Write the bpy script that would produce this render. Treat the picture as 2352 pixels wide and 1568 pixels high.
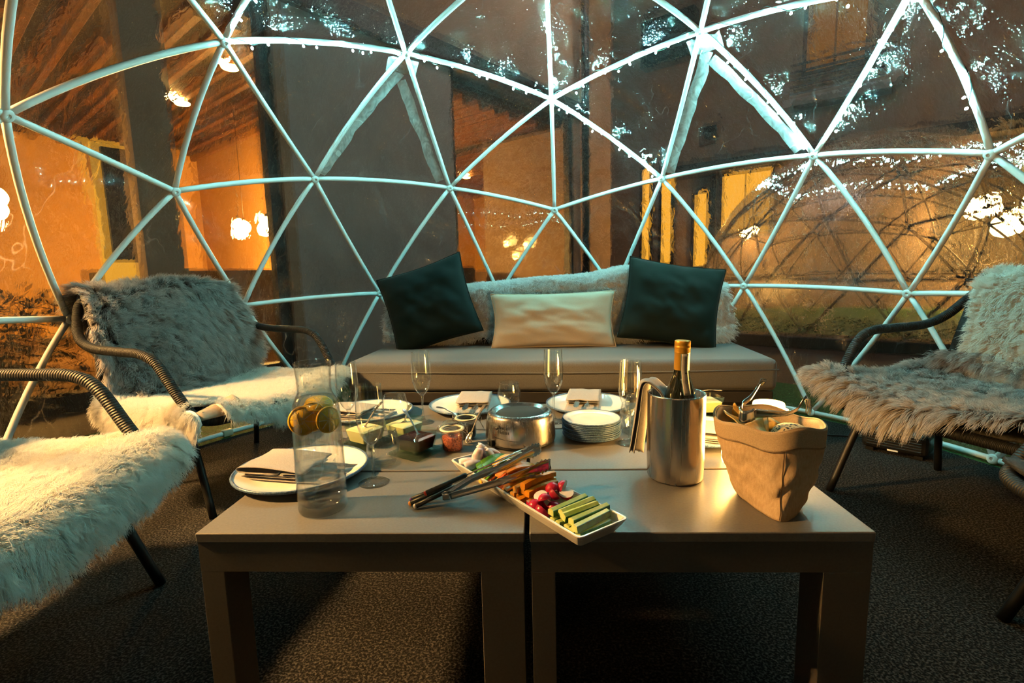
import bpy, bmesh, math, random
import numpy as np
from mathutils import Vector, Matrix, Quaternion

for o in list(bpy.data.objects):
    bpy.data.objects.remove(o, do_unlink=True)
scene = bpy.context.scene
COL = scene.collection
random.seed(7)
RNG = np.random.default_rng(11)
PI = math.pi

# ------------------------------------------------------------------ camera
cam = bpy.data.cameras.new('camera')
cam.sensor_width = 36.0
cam.lens = 17.793
cam.clip_start = 0.02
cam.clip_end = 200
camo = bpy.data.objects.new('camera', cam)
COL.objects.link(camo)
RT = Vector((0.99370656, 0.1094175, -0.02398104))
UP = Vector((0.00900781, 0.13533759, 0.9907586))
FW = Vector((-0.11165186, 0.98473933, -0.13350024))
mw = Matrix((RT, UP, -FW)).transposed().to_4x4()
mw.translation = Vector((0.0868, -1.6542, 0.8452))
camo.matrix_world = mw
scene.camera = camo

# ------------------------------------------------------------------ world, exposure
world = bpy.data.worlds.new('night_sky')
scene.world = world
world.use_nodes = True
world.node_tree.nodes['Background'].inputs['Color'].default_value = (0.30, 0.27, 0.26, 1)
world.node_tree.nodes['Background'].inputs['Strength'].default_value = 0.012
vs = scene.view_settings
vs.view_transform = 'Standard'
vs.look = 'None'
vs.exposure = 0.85
vs.gamma = 1.0
vs.use_curve_mapping = False
cy = scene.cycles
cy.max_bounces = 8
cy.diffuse_bounces = 2
cy.glossy_bounces = 3
cy.transmission_bounces = 8
cy.transparent_max_bounces = 16
cy.sample_clamp_indirect = 4.0
cy.caustics_reflective = False
cy.caustics_refractive = False
cy.blur_glossy = 0.5
cy.use_adaptive_sampling = True
cy.adaptive_threshold = 0.13
cy.adaptive_min_samples = 16
cy.use_light_tree = False
try:
    scene.cycles_curves.shape = 'RIBBONS'
    scene.cycles_curves.subdivisions = 2
except Exception:
    pass

def point_light(name, loc, energy, color, radius=0.06):
    l = bpy.data.lights.new(name, 'POINT')
    l.energy = energy; l.color = color; l.shadow_soft_size = radius
    o = bpy.data.objects.new(name, l); COL.objects.link(o); o.location = loc
    return o

WARM = (1.0, 0.50, 0.11)
# unseen fill lights, added to brighten the building fronts and the table front
point_light('unseen_fill_light', (1.6, 4.6, 6.4), 200, (1.0, 0.80, 0.68), 0.25)  # added overhead wash for both building fronts
point_light('unseen_fill_light', (-0.6, -5.2, 2.6), 45, (1.0, 0.60, 0.26), 0.2)  # added warm fill from behind the camera
point_light('unseen_fill_light', (-3.0, 1.9, 3.3), 45, (1.0, 0.62, 0.30), 0.15)  # added warm wash on the left part of the restaurant front
# unseen warm key spot, added outside the igloo and aimed at the left chairs
fl_d = bpy.data.lights.new('unseen_key_spot', 'SPOT'); fl_d.energy = 3600; fl_d.color = (1.0, 0.54, 0.17); fl_d.shadow_soft_size = 0.15
fl_d.spot_size = math.radians(44); fl_d.spot_blend = 0.8
fl_o = bpy.data.objects.new('unseen_key_spot', fl_d); COL.objects.link(fl_o); fl_o.location = (-3.3, -1.15, 2.5)
fl_o.rotation_mode = 'QUATERNION'; fl_o.rotation_quaternion = (Vector((-1.12, -0.42, 0.4)) - fl_o.location).to_track_quat('-Z', 'Y')
TEAL = (0.16, 0.86, 0.72)
BULB_STRENGTH = 790.0
CANDLE_STRENGTH = 14.0

# ------------------------------------------------------------------ materials
MATS = {}
def nt_new(name):
    m = bpy.data.materials.new(name); m.use_nodes = True
    nt = m.node_tree; nt.nodes.clear()
    out = nt.nodes.new('ShaderNodeOutputMaterial')
    MATS[name] = m
    return m, nt, out

def pbr(name, col, rough=0.5, metal=0.0, noise=None, bump=None, coat=0.0, spec=0.5, sheen=0.0, trans=0.0, emit=None, aniso=0.0, coords='Object'):
    """noise=(scale, amount, detail) varies the colour; bump=(scale, strength, distance)"""
    m, nt, out = nt_new(name)
    b = nt.nodes.new('ShaderNodeBsdfPrincipled')
    nt.links.new(b.outputs[0], out.inputs[0])
    b.inputs['Base Color'].default_value = (*col, 1)
    b.inputs['Roughness'].default_value = rough
    b.inputs['Metallic'].default_value = metal
    b.inputs['Coat Weight'].default_value = coat
    b.inputs['Specular IOR Level'].default_value = spec
    b.inputs['Sheen Weight'].default_value = sheen
    b.inputs['Transmission Weight'].default_value = trans
    b.inputs['Anisotropic'].default_value = aniso
    if emit:
        b.inputs['Emission Color'].default_value = (*emit[0], 1)
        b.inputs['Emission Strength'].default_value = emit[1]
    tc = None
    if noise or bump:
        tc = nt.nodes.new('ShaderNodeTexCoord')
    if noise:
        n = nt.nodes.new('ShaderNodeTexNoise')
        n.inputs['Scale'].default_value = noise[0]
        n.inputs['Detail'].default_value = noise[2] if len(noise) > 2 else 3
        nt.links.new(tc.outputs[coords], n.inputs['Vector'])
        r = nt.nodes.new('ShaderNodeValToRGB')
        a = noise[1]
        r.color_ramp.elements[0].position = 0.3
        r.color_ramp.elements[1].position = 0.7
        r.color_ramp.elements[0].color = (*[max(0, c * (1 - a)) for c in col], 1)
        r.color_ramp.elements[1].color = (*[min(1, c * (1 + a)) for c in col], 1)
        nt.links.new(n.outputs['Fac'], r.inputs[0])
        nt.links.new(r.outputs[0], b.inputs['Base Color'])
    if bump:
        n2 = nt.nodes.new('ShaderNodeTexNoise')
        n2.inputs['Scale'].default_value = bump[0]
        n2.inputs['Detail'].default_value = 4
        nt.links.new(tc.outputs[coords], n2.inputs['Vector'])
        bp = nt.nodes.new('ShaderNodeBump')
        bp.inputs['Strength'].default_value = bump[1]
        bp.inputs['Distance'].default_value = bump[2]
        nt.links.new(n2.outputs['Fac'], bp.inputs['Height'])
        nt.links.new(bp.outputs[0], b.inputs['Normal'])
    return m

def two_tone(name, c1, c2, scale, lo=0.45, hi=0.55, rough=0.8, detail=2, bump=None, sheen=0.0, stretch=None, spec=0.3):
    m = pbr(name, c1, rough, bump=bump, sheen=sheen, spec=spec)
    nt = m.node_tree
    b = [n for n in nt.nodes if n.type == 'BSDF_PRINCIPLED'][0]
    tc = nt.nodes.new('ShaderNodeTexCoord')
    n = nt.nodes.new('ShaderNodeTexNoise'); n.inputs['Scale'].default_value = scale; n.inputs['Detail'].default_value = detail
    if stretch:
        mp = nt.nodes.new('ShaderNodeMapping'); mp.inputs['Scale'].default_value = stretch
        nt.links.new(tc.outputs['Object'], mp.inputs[0]); nt.links.new(mp.outputs[0], n.inputs['Vector'])
    else:
        nt.links.new(tc.outputs['Object'], n.inputs['Vector'])
    r = nt.nodes.new('ShaderNodeValToRGB')
    r.color_ramp.elements[0].position = lo; r.color_ramp.elements[1].position = hi
    r.color_ramp.elements[0].color = (*c1, 1); r.color_ramp.elements[1].color = (*c2, 1)
    nt.links.new(n.outputs['Fac'], r.inputs[0]); nt.links.new(r.outputs[0], b.inputs['Base Color'])
    return m

def emission(name, col, strength, sampled=True):
    m, nt, out = nt_new(name)
    e = nt.nodes.new('ShaderNodeEmission')
    e.inputs[0].default_value = (*col, 1); e.inputs[1].default_value = strength
    nt.links.new(e.outputs[0], out.inputs[0])
    if not sampled: m.cycles.emission_sampling = 'NONE'
    return m

def thin_glass(name, tint=(0.97, 0.985, 0.98), rough=0.02, ior=1.5, edge=0.85, gloss=1.0, base=0.06):
    """a thin transparent wall: clear straight through, mirror-like at the rims"""
    m, nt, out = nt_new(name)
    t = nt.nodes.new('ShaderNodeBsdfTransparent'); t.inputs[0].default_value = (*tint, 1)
    g = nt.nodes.new('ShaderNodeBsdfGlossy'); g.inputs['Roughness'].default_value = rough
    g.inputs[0].default_value = (gloss, gloss, gloss, 1)
    lw = nt.nodes.new('ShaderNodeLayerWeight'); lw.inputs[0].default_value = 0.5
    pw = nt.nodes.new('ShaderNodeMath'); pw.operation = 'POWER'; pw.inputs[1].default_value = 4.0
    nt.links.new(lw.outputs['Facing'], pw.inputs[0])
    ad = nt.nodes.new('ShaderNodeMath'); ad.operation = 'MULTIPLY_ADD'; ad.use_clamp = True
    ad.inputs[1].default_value = edge; ad.inputs[2].default_value = base
    nt.links.new(pw.outputs[0], ad.inputs[0])
    mx = nt.nodes.new('ShaderNodeMixShader')
    nt.links.new(ad.outputs[0], mx.inputs[0]); nt.links.new(t.outputs[0], mx.inputs[1]); nt.links.new(g.outputs[0], mx.inputs[2])
    nt.links.new(mx.outputs[0], out.inputs[0])
    return m

def solid_glass(name, col=(1, 1, 1), ior=1.45, clear=0.35):
    """thick clear glass: refracts, and lets part of the light straight through"""
    m, nt, out = nt_new(name)
    g = nt.nodes.new('ShaderNodeBsdfGlass')
    g.inputs[0].default_value = (*col, 1); g.inputs['Roughness'].default_value = 0.0; g.inputs['IOR'].default_value = ior
    t = nt.nodes.new('ShaderNodeBsdfTransparent'); t.inputs[0].default_value = (*col, 1)
    mx = nt.nodes.new('ShaderNodeMixShader'); mx.inputs[0].default_value = clear
    nt.links.new(g.outputs[0], mx.inputs[1]); nt.links.new(t.outputs[0], mx.inputs[2]); nt.links.new(mx.outputs[0], out.inputs[0])
    return m

def film_material(name, haze, gloss, rough, bump_strength, haze_col=(0.8, 0.8, 0.8), warp=0.5):
    """wrinkled clear plastic: see-through with a wobble, crumpled gloss, a little milky haze along the creases"""
    m, nt, out = nt_new(name)
    N = nt.nodes.new; L = nt.links.new
    tc = N('ShaderNodeTexCoord')
    def tex(scale, detail, dist, sc, rot, ridged):
        mp = N('ShaderNodeMapping'); mp.inputs['Scale'].default_value = sc; mp.inputs['Rotation'].default_value = rot
        L(tc.outputs['Object'], mp.inputs[0])
        n = N('ShaderNodeTexNoise')
        if ridged: n.noise_type = 'RIDGED_MULTIFRACTAL'
        n.inputs['Scale'].default_value = scale; n.inputs['Detail'].default_value = detail; n.inputs['Distortion'].default_value = dist
        L(mp.outputs[0], n.inputs['Vector'])
        return n.outputs[0]
    big = tex(2.6, 2, 1.5, (1, 1, .6), (.3, .2, .1), False)
    fine = tex(13, 3, 1.6, (1.6, 1.6, .45), (.4, .35, .2), False)
    crease = tex(3.4, 3, 1.2, (1.5, 1.5, .5), (.15, .5, .4), True)
    def madd(x, k, y):
        q = N('ShaderNodeMath'); q.operation = 'MULTIPLY_ADD'; q.inputs[1].default_value = k
        L(x, q.inputs[0])
        if y is None: q.inputs[2].default_value = 0
        else: L(y, q.inputs[2])
        return q.outputs[0]
    tiny = tex(42, 2, 1.0, (1.3, 1.3, .6), (.1, .25, .5), False)
    h = madd(fine, 0.16, madd(crease, 0.12, big))
    hg = madd(tiny, 0.075, h)
    bp = N('ShaderNodeBump'); bp.inputs['Strength'].default_value = bump_strength; bp.inputs['Distance'].default_value = 0.05
    L(h, bp.inputs['Height'])
    bg = N('ShaderNodeBump'); bg.inputs['Strength'].default_value = bump_strength; bg.inputs['Distance'].default_value = 0.05
    L(hg, bg.inputs['Height'])
    t = N('ShaderNodeBsdfTransparent'); t.inputs[0].default_value = (0.95, 0.955, 0.95, 1)
    rf = N('ShaderNodeBsdfRefraction'); rf.inputs[0].default_value = (0.95, 0.955, 0.95, 1); rf.inputs['IOR'].default_value = 1.022; rf.inputs['Roughness'].default_value = 0.0
    L(bp.outputs[0], rf.inputs['Normal'])
    clear = N('ShaderNodeMixShader'); clear.inputs[0].default_value = warp
    L(t.outputs[0], clear.inputs[1]); L(rf.outputs[0], clear.inputs[2])
    g = N('ShaderNodeBsdfGlossy'); g.inputs['Roughness'].default_value = rough
    L(bg.outputs[0], g.inputs['Normal'])
    d = N('ShaderNodeBsdfTranslucent'); d.inputs[0].default_value = (*haze_col, 1)
    d2 = N('ShaderNodeBsdfDiffuse'); d2.inputs[0].default_value = (*haze_col, 1)
    L(bp.outputs[0], d2.inputs['Normal'])
    dm = N('ShaderNodeMixShader'); dm.inputs[0].default_value = 0.55
    L(d.outputs[0], dm.inputs[1]); L(d2.outputs[0], dm.inputs[2])
    hz = N('ShaderNodeMapRange'); hz.inputs['From Min'].default_value = 0.3; hz.inputs['From Max'].default_value = 1.1
    hz.inputs['To Min'].default_value = haze * 0.5; hz.inputs['To Max'].default_value = haze * 2.2
    L(madd(crease, 0.35, fine), hz.inputs['Value'])
    # long pale creases
    vo = N('ShaderNodeTexVoronoi'); vo.feature = 'DISTANCE_TO_EDGE'; vo.inputs['Scale'].default_value = 1.7
    vm = N('ShaderNodeMapping'); vm.inputs['Scale'].default_value = (1.5, 1.5, .55); vm.inputs['Rotation'].default_value = (.2, .45, .3)
    wob = N('ShaderNodeVectorMath'); wob.operation = 'MULTIPLY_ADD'; wob.inputs[1].default_value = (.22, .22, .22)
    nz = N('ShaderNodeTexNoise'); nz.inputs['Scale'].default_value = 7; nz.inputs['Detail'].default_value = 2
    L(tc.outputs['Object'], nz.inputs['Vector']); L(nz.outputs['Color'], wob.inputs[0]); L(tc.outputs['Object'], wob.inputs[2])
    L(wob.outputs[0], vm.inputs[0]); L(vm.outputs[0], vo.inputs['Vector'])
    ln = N('ShaderNodeMapRange'); ln.inputs['From Min'].default_value = 0.0; ln.inputs['From Max'].default_value = 0.010; ln.inputs['To Min'].default_value = 1.0; ln.inputs['To Max'].default_value = 0.0
    L(vo.outputs['Distance'], ln.inputs['Value'])
    lm = N('ShaderNodeMath'); lm.operation = 'MULTIPLY'; L(ln.outputs[0], lm.inputs[0])
    lg = N('ShaderNodeMapRange'); lg.inputs['From Min'].default_value = .45; lg.inputs['From Max'].default_value = .65; lg.inputs['To Min'].default_value = 0.0; lg.inputs['To Max'].default_value = haze * 14
    L(big, lg.inputs['Value']); L(lg.outputs[0], lm.inputs[1])
    hs = N('ShaderNodeMath'); hs.operation = 'ADD'; hs.use_clamp = True
    L(hz.outputs[0], hs.inputs[0]); L(lm.outputs[0], hs.inputs[1])
    m1 = N('ShaderNodeMixShader')
    L(hs.outputs[0], m1.inputs[0]); L(clear.outputs[0], m1.inputs[1]); L(dm.outputs[0], m1.inputs[2])
    lw = N('ShaderNodeLayerWeight'); lw.inputs[0].default_value = 0.5
    pw = N('ShaderNodeMath'); pw.operation = 'POWER'; pw.inputs[1].default_value = 3.0
    L(lw.outputs['Facing'], pw.inputs[0])
    gm = N('ShaderNodeMath'); gm.operation = 'MULTIPLY_ADD'; gm.inputs[1].default_value = gloss * 4.0; gm.inputs[2].default_value = gloss
    L(pw.outputs[0], gm.inputs[0])
    m2 = N('ShaderNodeMixShader')
    L(gm.outputs[0], m2.inputs[0]); L(m1.outputs[0], m2.inputs[1]); L(g.outputs[0], m2.inputs[2])
    L(m2.outputs[0], out.inputs[0])
    return m

def fur_material(name, root, tip, var=0.15, rough=0.6, transl=0.35):
    m, nt, out = nt_new(name)
    hi = nt.nodes.new('ShaderNodeHairInfo')
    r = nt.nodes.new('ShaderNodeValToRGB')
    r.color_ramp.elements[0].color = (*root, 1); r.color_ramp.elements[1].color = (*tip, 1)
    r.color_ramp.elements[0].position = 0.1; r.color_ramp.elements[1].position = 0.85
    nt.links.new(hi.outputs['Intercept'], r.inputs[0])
    hs = nt.nodes.new('ShaderNodeHueSaturation')
    mr = nt.nodes.new('ShaderNodeMapRange'); mr.inputs['To Min'].default_value = 1 - var; mr.inputs['To Max'].default_value = 1 + var
    nt.links.new(hi.outputs['Random'], mr.inputs['Value']); nt.links.new(mr.outputs[0], hs.inputs['Value'])
    nt.links.new(r.outputs[0], hs.inputs['Color'])
    b = nt.nodes.new('ShaderNodeBsdfPrincipled'); b.inputs['Roughness'].default_value = rough; b.inputs['Specular IOR Level'].default_value = 0.25
    nt.links.new(hs.outputs[0], b.inputs['Base Color'])
    t = nt.nodes.new('ShaderNodeBsdfTranslucent'); nt.links.new(hs.outputs[0], t.inputs[0])
    mx = nt.nodes.new('ShaderNodeMixShader'); mx.inputs[0].default_value = transl
    nt.links.new(b.outputs[0], mx.inputs[1]); nt.links.new(t.outputs[0], mx.inputs[2]); nt.links.new(mx.outputs[0], out.inputs[0])
    return m

def rope_material(name, col, period=0.007):
    """black cord wound round a tube: ridges across the tube, read from its UVs (metres along, turns around)"""
    m = pbr(name, col, 0.55, spec=0.4)
    nt = m.node_tree
    b = [n for n in nt.nodes if n.type == 'BSDF_PRINCIPLED'][0]
    uv = nt.nodes.new('ShaderNodeUVMap')
    sp = nt.nodes.new('ShaderNodeSeparateXYZ'); nt.links.new(uv.outputs[0], sp.inputs[0])
    a = nt.nodes.new('ShaderNodeMath'); a.operation = 'MULTIPLY_ADD'; a.inputs[1].default_value = 2 * PI / period
    y = nt.nodes.new('ShaderNodeMath'); y.operation = 'MULTIPLY'; y.inputs[1].default_value = 2 * PI
    nt.links.new(sp.outputs[1], y.inputs[0]); nt.links.new(sp.outputs[0], a.inputs[0]); nt.links.new(y.outputs[0], a.inputs[2])
    s = nt.nodes.new('ShaderNodeMath'); s.operation = 'SINE'; nt.links.new(a.outputs[0], s.inputs[0])
    bp = nt.nodes.new('ShaderNodeBump'); bp.inputs['Strength'].default_value = 0.9; bp.inputs['Distance'].default_value = 0.0015
    nt.links.new(s.outputs[0], bp.inputs['Height']); nt.links.new(bp.outputs[0], b.inputs['Normal'])
    return m

def brushed(name, col, rough, scale=(2, 2, 900)):
    m = pbr(name, col, rough, 1.0)
    nt = m.node_tree
    b = [n for n in nt.nodes if n.type == 'BSDF_PRINCIPLED'][0]
    tc = nt.nodes.new('ShaderNodeTexCoord'); mp = nt.nodes.new('ShaderNodeMapping'); mp.inputs['Scale'].default_value = scale
    n = nt.nodes.new('ShaderNodeTexNoise'); n.inputs['Scale'].default_value = 1.0; n.inputs['Detail'].default_value = 3
    nt.links.new(tc.outputs['Object'], mp.inputs[0]); nt.links.new(mp.outputs[0], n.inputs['Vector'])
    r = nt.nodes.new('ShaderNodeMapRange'); r.inputs['To Min'].default_value = rough - 0.08; r.inputs['To Max'].default_value = rough + 0.1
    nt.links.new(n.outputs[0], r.inputs['Value']); nt.links.new(r.outputs[0], b.inputs['Roughness'])
    bp = nt.nodes.new('ShaderNodeBump'); bp.inputs['Strength'].default_value = 0.12; bp.inputs['Distance'].default_value = 0.002
    bp.inputs['Strength'].default_value = 0.03
    nt.links.new(n.outputs[0], bp.inputs['Height']); nt.links.new(bp.outputs[0], b.inputs['Normal'])
    return m

pbr('tube_white', (0.80, 0.82, 0.80), 0.38, spec=0.5)
pbr('hub_white', (0.74, 0.76, 0.74), 0.45)
pbr('clip_cream', (0.62, 0.52, 0.36), 0.5)
film_material('film', 0.010, 0.105, 0.07, 1.0)
film_material('film_far', 0.20, 0.08, 0.25, 0.6, (0.55, 0.52, 0.50), 0.0)
film_material('flap_tape', 0.62, 0.05, 0.3, 0.4, (0.8, 0.85, 0.84), 0.0)
emission('bulb_teal', (0.30, 1.0, 0.96), BULB_STRENGTH)
emission('bulb_far', (0.30, 1.0, 0.96), 120.0, False)
pbr('wire_green', (0.006, 0.02, 0.015), 0.5)
two_tone('carpet', (0.004, 0.004, 0.0045), (0.090, 0.082, 0.074), 170, 0.46, 0.74, 0.95, 3, bump=(260, 0.8, 0.006), spec=0.1)
two_tone('turf', (0.004, 0.030, 0.006), (0.025, 0.16, 0.03), 120, 0.35, 0.7, 0.8, 3, bump=(180, 0.9, 0.01))
two_tone('deck_brown', (0.035, 0.020, 0.012), (0.075, 0.045, 0.026), 6, 0.3, 0.7, 0.6, 4, stretch=(1, 12, 1))
pbr('table_grey', (0.132, 0.127, 0.124), 0.36, noise=(220, 0.10, 2), bump=(420, 0.15, 0.0006))
pbr('table_frame', (0.092, 0.078, 0.064), 0.5, noise=(220, 0.10, 2), bump=(420, 0.15, 0.0006))
pbr('sofa_cushion', (0.108, 0.106, 0.108), 0.8, noise=(300, 0.16, 2), bump=(500, 0.3, 0.0008), sheen=0.2)
pbr('sofa_base', (0.024, 0.022, 0.022), 0.5, noise=(40, 0.1))
pbr('velvet_green', (0.0012, 0.0095, 0.0085), 0.75, sheen=0.03, noise=(9, 0.15, 3), spec=0.2)
pbr('velvet_olive', (0.0055, 0.0125, 0.009), 0.75, sheen=0.03, noise=(9, 0.15, 3), spec=0.2)
pbr('linen_cream', (0.62, 0.50, 0.37), 0.85, noise=(400, 0.06, 2), bump=(600, 0.3, 0.0006))
fur_material('fur_white', (0.86, 0.80, 0.70), (0.93, 0.90, 0.85), 0.05, 0.6, 0.5)
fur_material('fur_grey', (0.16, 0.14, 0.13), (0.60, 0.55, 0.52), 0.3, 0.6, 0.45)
fur_material('fur_plush', (0.72, 0.72, 0.72), (0.97, 0.97, 0.96), 0.12, 0.6, 0.45)
pbr('hide_cream', (0.46, 0.34, 0.23), 0.8, noise=(60, 0.1))
pbr('hide_white', (0.75, 0.73, 0.70), 0.9, noise=(60, 0.05))
pbr('hide_grey', (0.16, 0.14, 0.13), 0.9, noise=(60, 0.1))
rope_material('rope_black', (0.004, 0.004, 0.004), 0.0075)
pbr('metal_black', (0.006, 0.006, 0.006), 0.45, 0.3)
two_tone('weave_black', (0.006, 0.006, 0.006), (0.022, 0.021, 0.020), 60, 0.4, 0.6, 0.7, 1, bump=(160, 0.8, 0.003), stretch=(1, 14, 14))
thin_glass('glass_thin')
thin_glass('glass_green', (0.90, 0.96, 0.93), 0.02, 1.5)
solid_glass('glass_solid', (0.98, 1.0, 0.99), 1.45, 0.7)
solid_glass('glass_solid_green', (0.84, 0.96, 0.91), 1.45, 0.65)
solid_glass('water', (1, 1, 1), 1.33, 0.72)
thin_glass('pane_glass', (0.93, 0.93, 0.91), 0.03, 1.45, 0.4, base=0.03)
two_tone('lemon_flesh', (0.85, 0.45, 0.015), (0.98, 0.66, 0.06), 60, 0.35, 0.65, 0.35, 2, stretch=(1, 1, 1))
pbr('lemon_rind', (0.86, 0.50, 0.02), 0.35, bump=(200, 0.3, 0.001))
pbr('lemon_pith', (0.85, 0.75, 0.45), 0.6)
pbr('plate_white', (0.80, 0.77, 0.72), 0.22, noise=(30, 0.03), coat=0.4)
two_tone('plate_blue', (0.02, 0.06, 0.16), (0.16, 0.24, 0.34), 300, 0.35, 0.75, 0.3, 2)
pbr('napkin_grey', (0.34, 0.315, 0.30), 0.9, noise=(500, 0.14, 2), bump=(700, 0.4, 0.0007))
pbr('steel', (0.62, 0.60, 0.57), 0.22, 1.0)
brushed('steel_brushed', (0.50, 0.47, 0.44), 0.24, (260, 260, 3))
pbr('plastic_black', (0.012, 0.013, 0.013), 0.35)
pbr('hotplate', (0.006, 0.014, 0.014), 0.8, noise=(300, 0.2))
pbr('print_black', (0.02, 0.02, 0.02), 0.5)
pbr('tray_white', (0.82, 0.78, 0.71), 0.2, coat=0.5)
two_tone('onion_purple', (0.78, 0.66, 0.70), (0.34, 0.05, 0.20), 26, 0.48, 0.66, 0.35, 2)
pbr('onion_skin', (0.10, 0.008, 0.04), 0.3)
two_tone('pepper_green', (0.045, 0.16, 0.012), (0.16, 0.34, 0.03), 30, 0.35, 0.7, 0.25, 2)
pbr('pepper_yellow', (0.80, 0.42, 0.03), 0.3, noise=(40, 0.15))
pbr('pepper_red', (0.62, 0.10, 0.015), 0.25, noise=(40, 0.25))
pbr('pepper_orange', (0.80, 0.26, 0.02), 0.25, noise=(40, 0.2))
pbr('carrot', (0.90, 0.33, 0.012), 0.45, noise=(60, 0.18), bump=(120, 0.3, 0.0008))
pbr('radish_skin', (0.46, 0.012, 0.045), 0.25, noise=(30, 0.3))
pbr('radish_flesh', (0.85, 0.74, 0.66), 0.4, noise=(30, 0.05))
pbr('cuke_skin', (0.018, 0.085, 0.014), 0.3, noise=(90, 0.5))
two_tone('cuke_flesh', (0.52, 0.60, 0.10), (0.74, 0.76, 0.26), 60, 0.4, 0.65, 0.35, 2)
pbr('fork_red', (0.75, 0.06, 0.02), 0.4)
pbr('fork_white', (0.80, 0.70, 0.62), 0.4)
pbr('fork_orange', (0.80, 0.28, 0.02), 0.4)
pbr('fork_purple', (0.15, 0.03, 0.20), 0.4)
pbr('bottle_glass', (0.010, 0.012, 0.006), 0.08, coat=0.6)
pbr('foil_gold', (0.72, 0.36, 0.035), 0.35, 0.55)
pbr('label_paper', (0.62, 0.55, 0.46), 0.7, noise=(90, 0.08))
pbr('label_teal', (0.03, 0.10, 0.11), 0.6)
two_tone('bag_canvas', (0.50, 0.34, 0.19), (0.60, 0.43, 0.26), 260, 0.3, 0.7, 0.9, 2, bump=(520, 0.5, 0.0012), stretch=(1, 1, 0.4))
pbr('bag_cuff', (0.52, 0.37, 0.22), 0.9, noise=(500, 0.12, 2), bump=(700, 0.5, 0.0009))
pbr('bag_stitch', (0.10, 0.055, 0.02), 0.8)
pbr('crisp', (0.72, 0.42, 0.09), 0.6, noise=(70, 0.25), bump=(90, 0.4, 0.002))
two_tone('seed_bread', (0.62, 0.46, 0.22), (0.02, 0.015, 0.01), 190, 0.52, 0.58, 0.7, 1)
pbr('cream_dip', (0.80, 0.66, 0.36), 0.35, bump=(30, 0.4, 0.004))
pbr('dark_sauce', (0.018, 0.005, 0.003), 0.12, coat=0.6)
two_tone('red_seed', (0.16, 0.015, 0.006), (0.52, 0.10, 0.03), 260, 0.35, 0.65, 0.4, 1, bump=(330, 0.9, 0.003))
pbr('dark_spice', (0.045, 0.025, 0.014), 0.7, bump=(330, 0.9, 0.003))
pbr('seal_rubber', (0.72, 0.62, 0.46), 0.5)
emission('candle_wax', (1.0, 0.52, 0.12), CANDLE_STRENGTH)
emission('candle_core', (1.0, 0.74, 0.32), CANDLE_STRENGTH * 2.2)
pbr('wall_grey', (0.30, 0.285, 0.28), 0.9, noise=(3, 0.10, 4), bump=(90, 0.2, 0.004))
pbr('wall_brown', (0.26, 0.18, 0.12), 0.9, noise=(3, 0.12, 4), bump=(90, 0.2, 0.004))
pbr('frame_black', (0.010, 0.010, 0.011), 0.5)
pbr('wood_beam', (0.15, 0.055, 0.009), 0.6, noise=(12, 0.25, 4))
pbr('ceiling_dark', (0.012, 0.007, 0.004), 0.8)
pbr('room_wall', (0.50, 0.27, 0.06), 0.85, noise=(2, 0.1))
pbr('room_floor', (0.14, 0.075, 0.03), 0.5)
pbr('room_dark', (0.05, 0.028, 0.014), 0.6)
emission('lamp_warm', (1.0, 0.60, 0.16), 40.0, False)
emission('window_lit', (1.0, 0.44, 0.035), 0.62, False)
emission('window_dim', (1.0, 0.42, 0.07), 0.11, False)
pbr('heater_black', (0.010, 0.010, 0.010), 0.4)
pbr('print_white', (0.75, 0.75, 0.75), 0.6)
pbr('shrub_dark', (0.020, 0.016, 0.008), 0.8, noise=(20, 0.5))
pbr('hedge_dark', (0.012, 0.045, 0.010), 0.8, noise=(40, 0.6))

# ------------------------------------------------------------------ mesh helpers
def link(name, me, mat=None, parent=None, smooth=True):
    o = bpy.data.objects.new(name, me)
    COL.objects.link(o)
    if mat is not None:
        me.materials.clear() if False else None
        if len(me.materials) == 0:
            for mm in (mat if isinstance(mat, (list, tuple)) else [mat]):
                me.materials.append(MATS[mm])
    if parent is not None:
        o.parent = parent
    if smooth and len(me.polygons):
        me.polygons.foreach_set('use_smooth', np.ones(len(me.polygons), dtype=bool))
    return o

def pyd(name, V, F, mat=None, parent=None, smooth=True):
    me = bpy.data.meshes.new(name)
    me.from_pydata([tuple(v) for v in V], [], F)
    me.update()
    return link(name, me, mat, parent, smooth)

def thing(name, label, cat, loc=(0, 0, 0), rz=0.0, group=None):
    o = bpy.data.objects.new(name, None)
    o.empty_display_size = 0.05
    COL.objects.link(o)
    o.location = loc; o.rotation_euler = (0, 0, rz)
    return tag(o, label, cat, group)

def tag(o, label, cat, group=None, kind=None):
    o['label'] = label
    if cat: o['category'] = cat
    if group: o['group'] = group
    if kind: o['kind'] = kind
    return o

def dup(root, loc=None, rz=None, label=None, group=None):
    r = root.copy(); COL.objects.link(r)
    if loc is not None: r.location = loc
    if rz is not None: r.rotation_euler = (0, 0, rz)
    if label: r['label'] = label
    if group: r['group'] = group
    for ch in list(root.children):
        c = ch.copy(); COL.objects.link(c); c.parent = r
        for g in list(ch.children):
            d = g.copy(); COL.objects.link(d); d.parent = c
    return r

def box_mesh(name, sx, sy, sz, bevel=0.0, seg=2, base=False):
    """box centred in x,y; z from 0 if base else centred"""
    bm = bmesh.new()
    bmesh.ops.create_cube(bm, size=1.0)
    bmesh.ops.scale(bm, vec=(sx, sy, sz), verts=bm.verts)
    if base: bmesh.ops.translate(bm, vec=(0, 0, sz / 2), verts=bm.verts)
    if bevel > 0:
        bmesh.ops.bevel(bm, geom=list(bm.edges), offset=bevel, segments=seg, affect='EDGES', profile=0.5)
    me = bpy.data.meshes.new(name); bm.to_mesh(me); bm.free()
    return me

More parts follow.
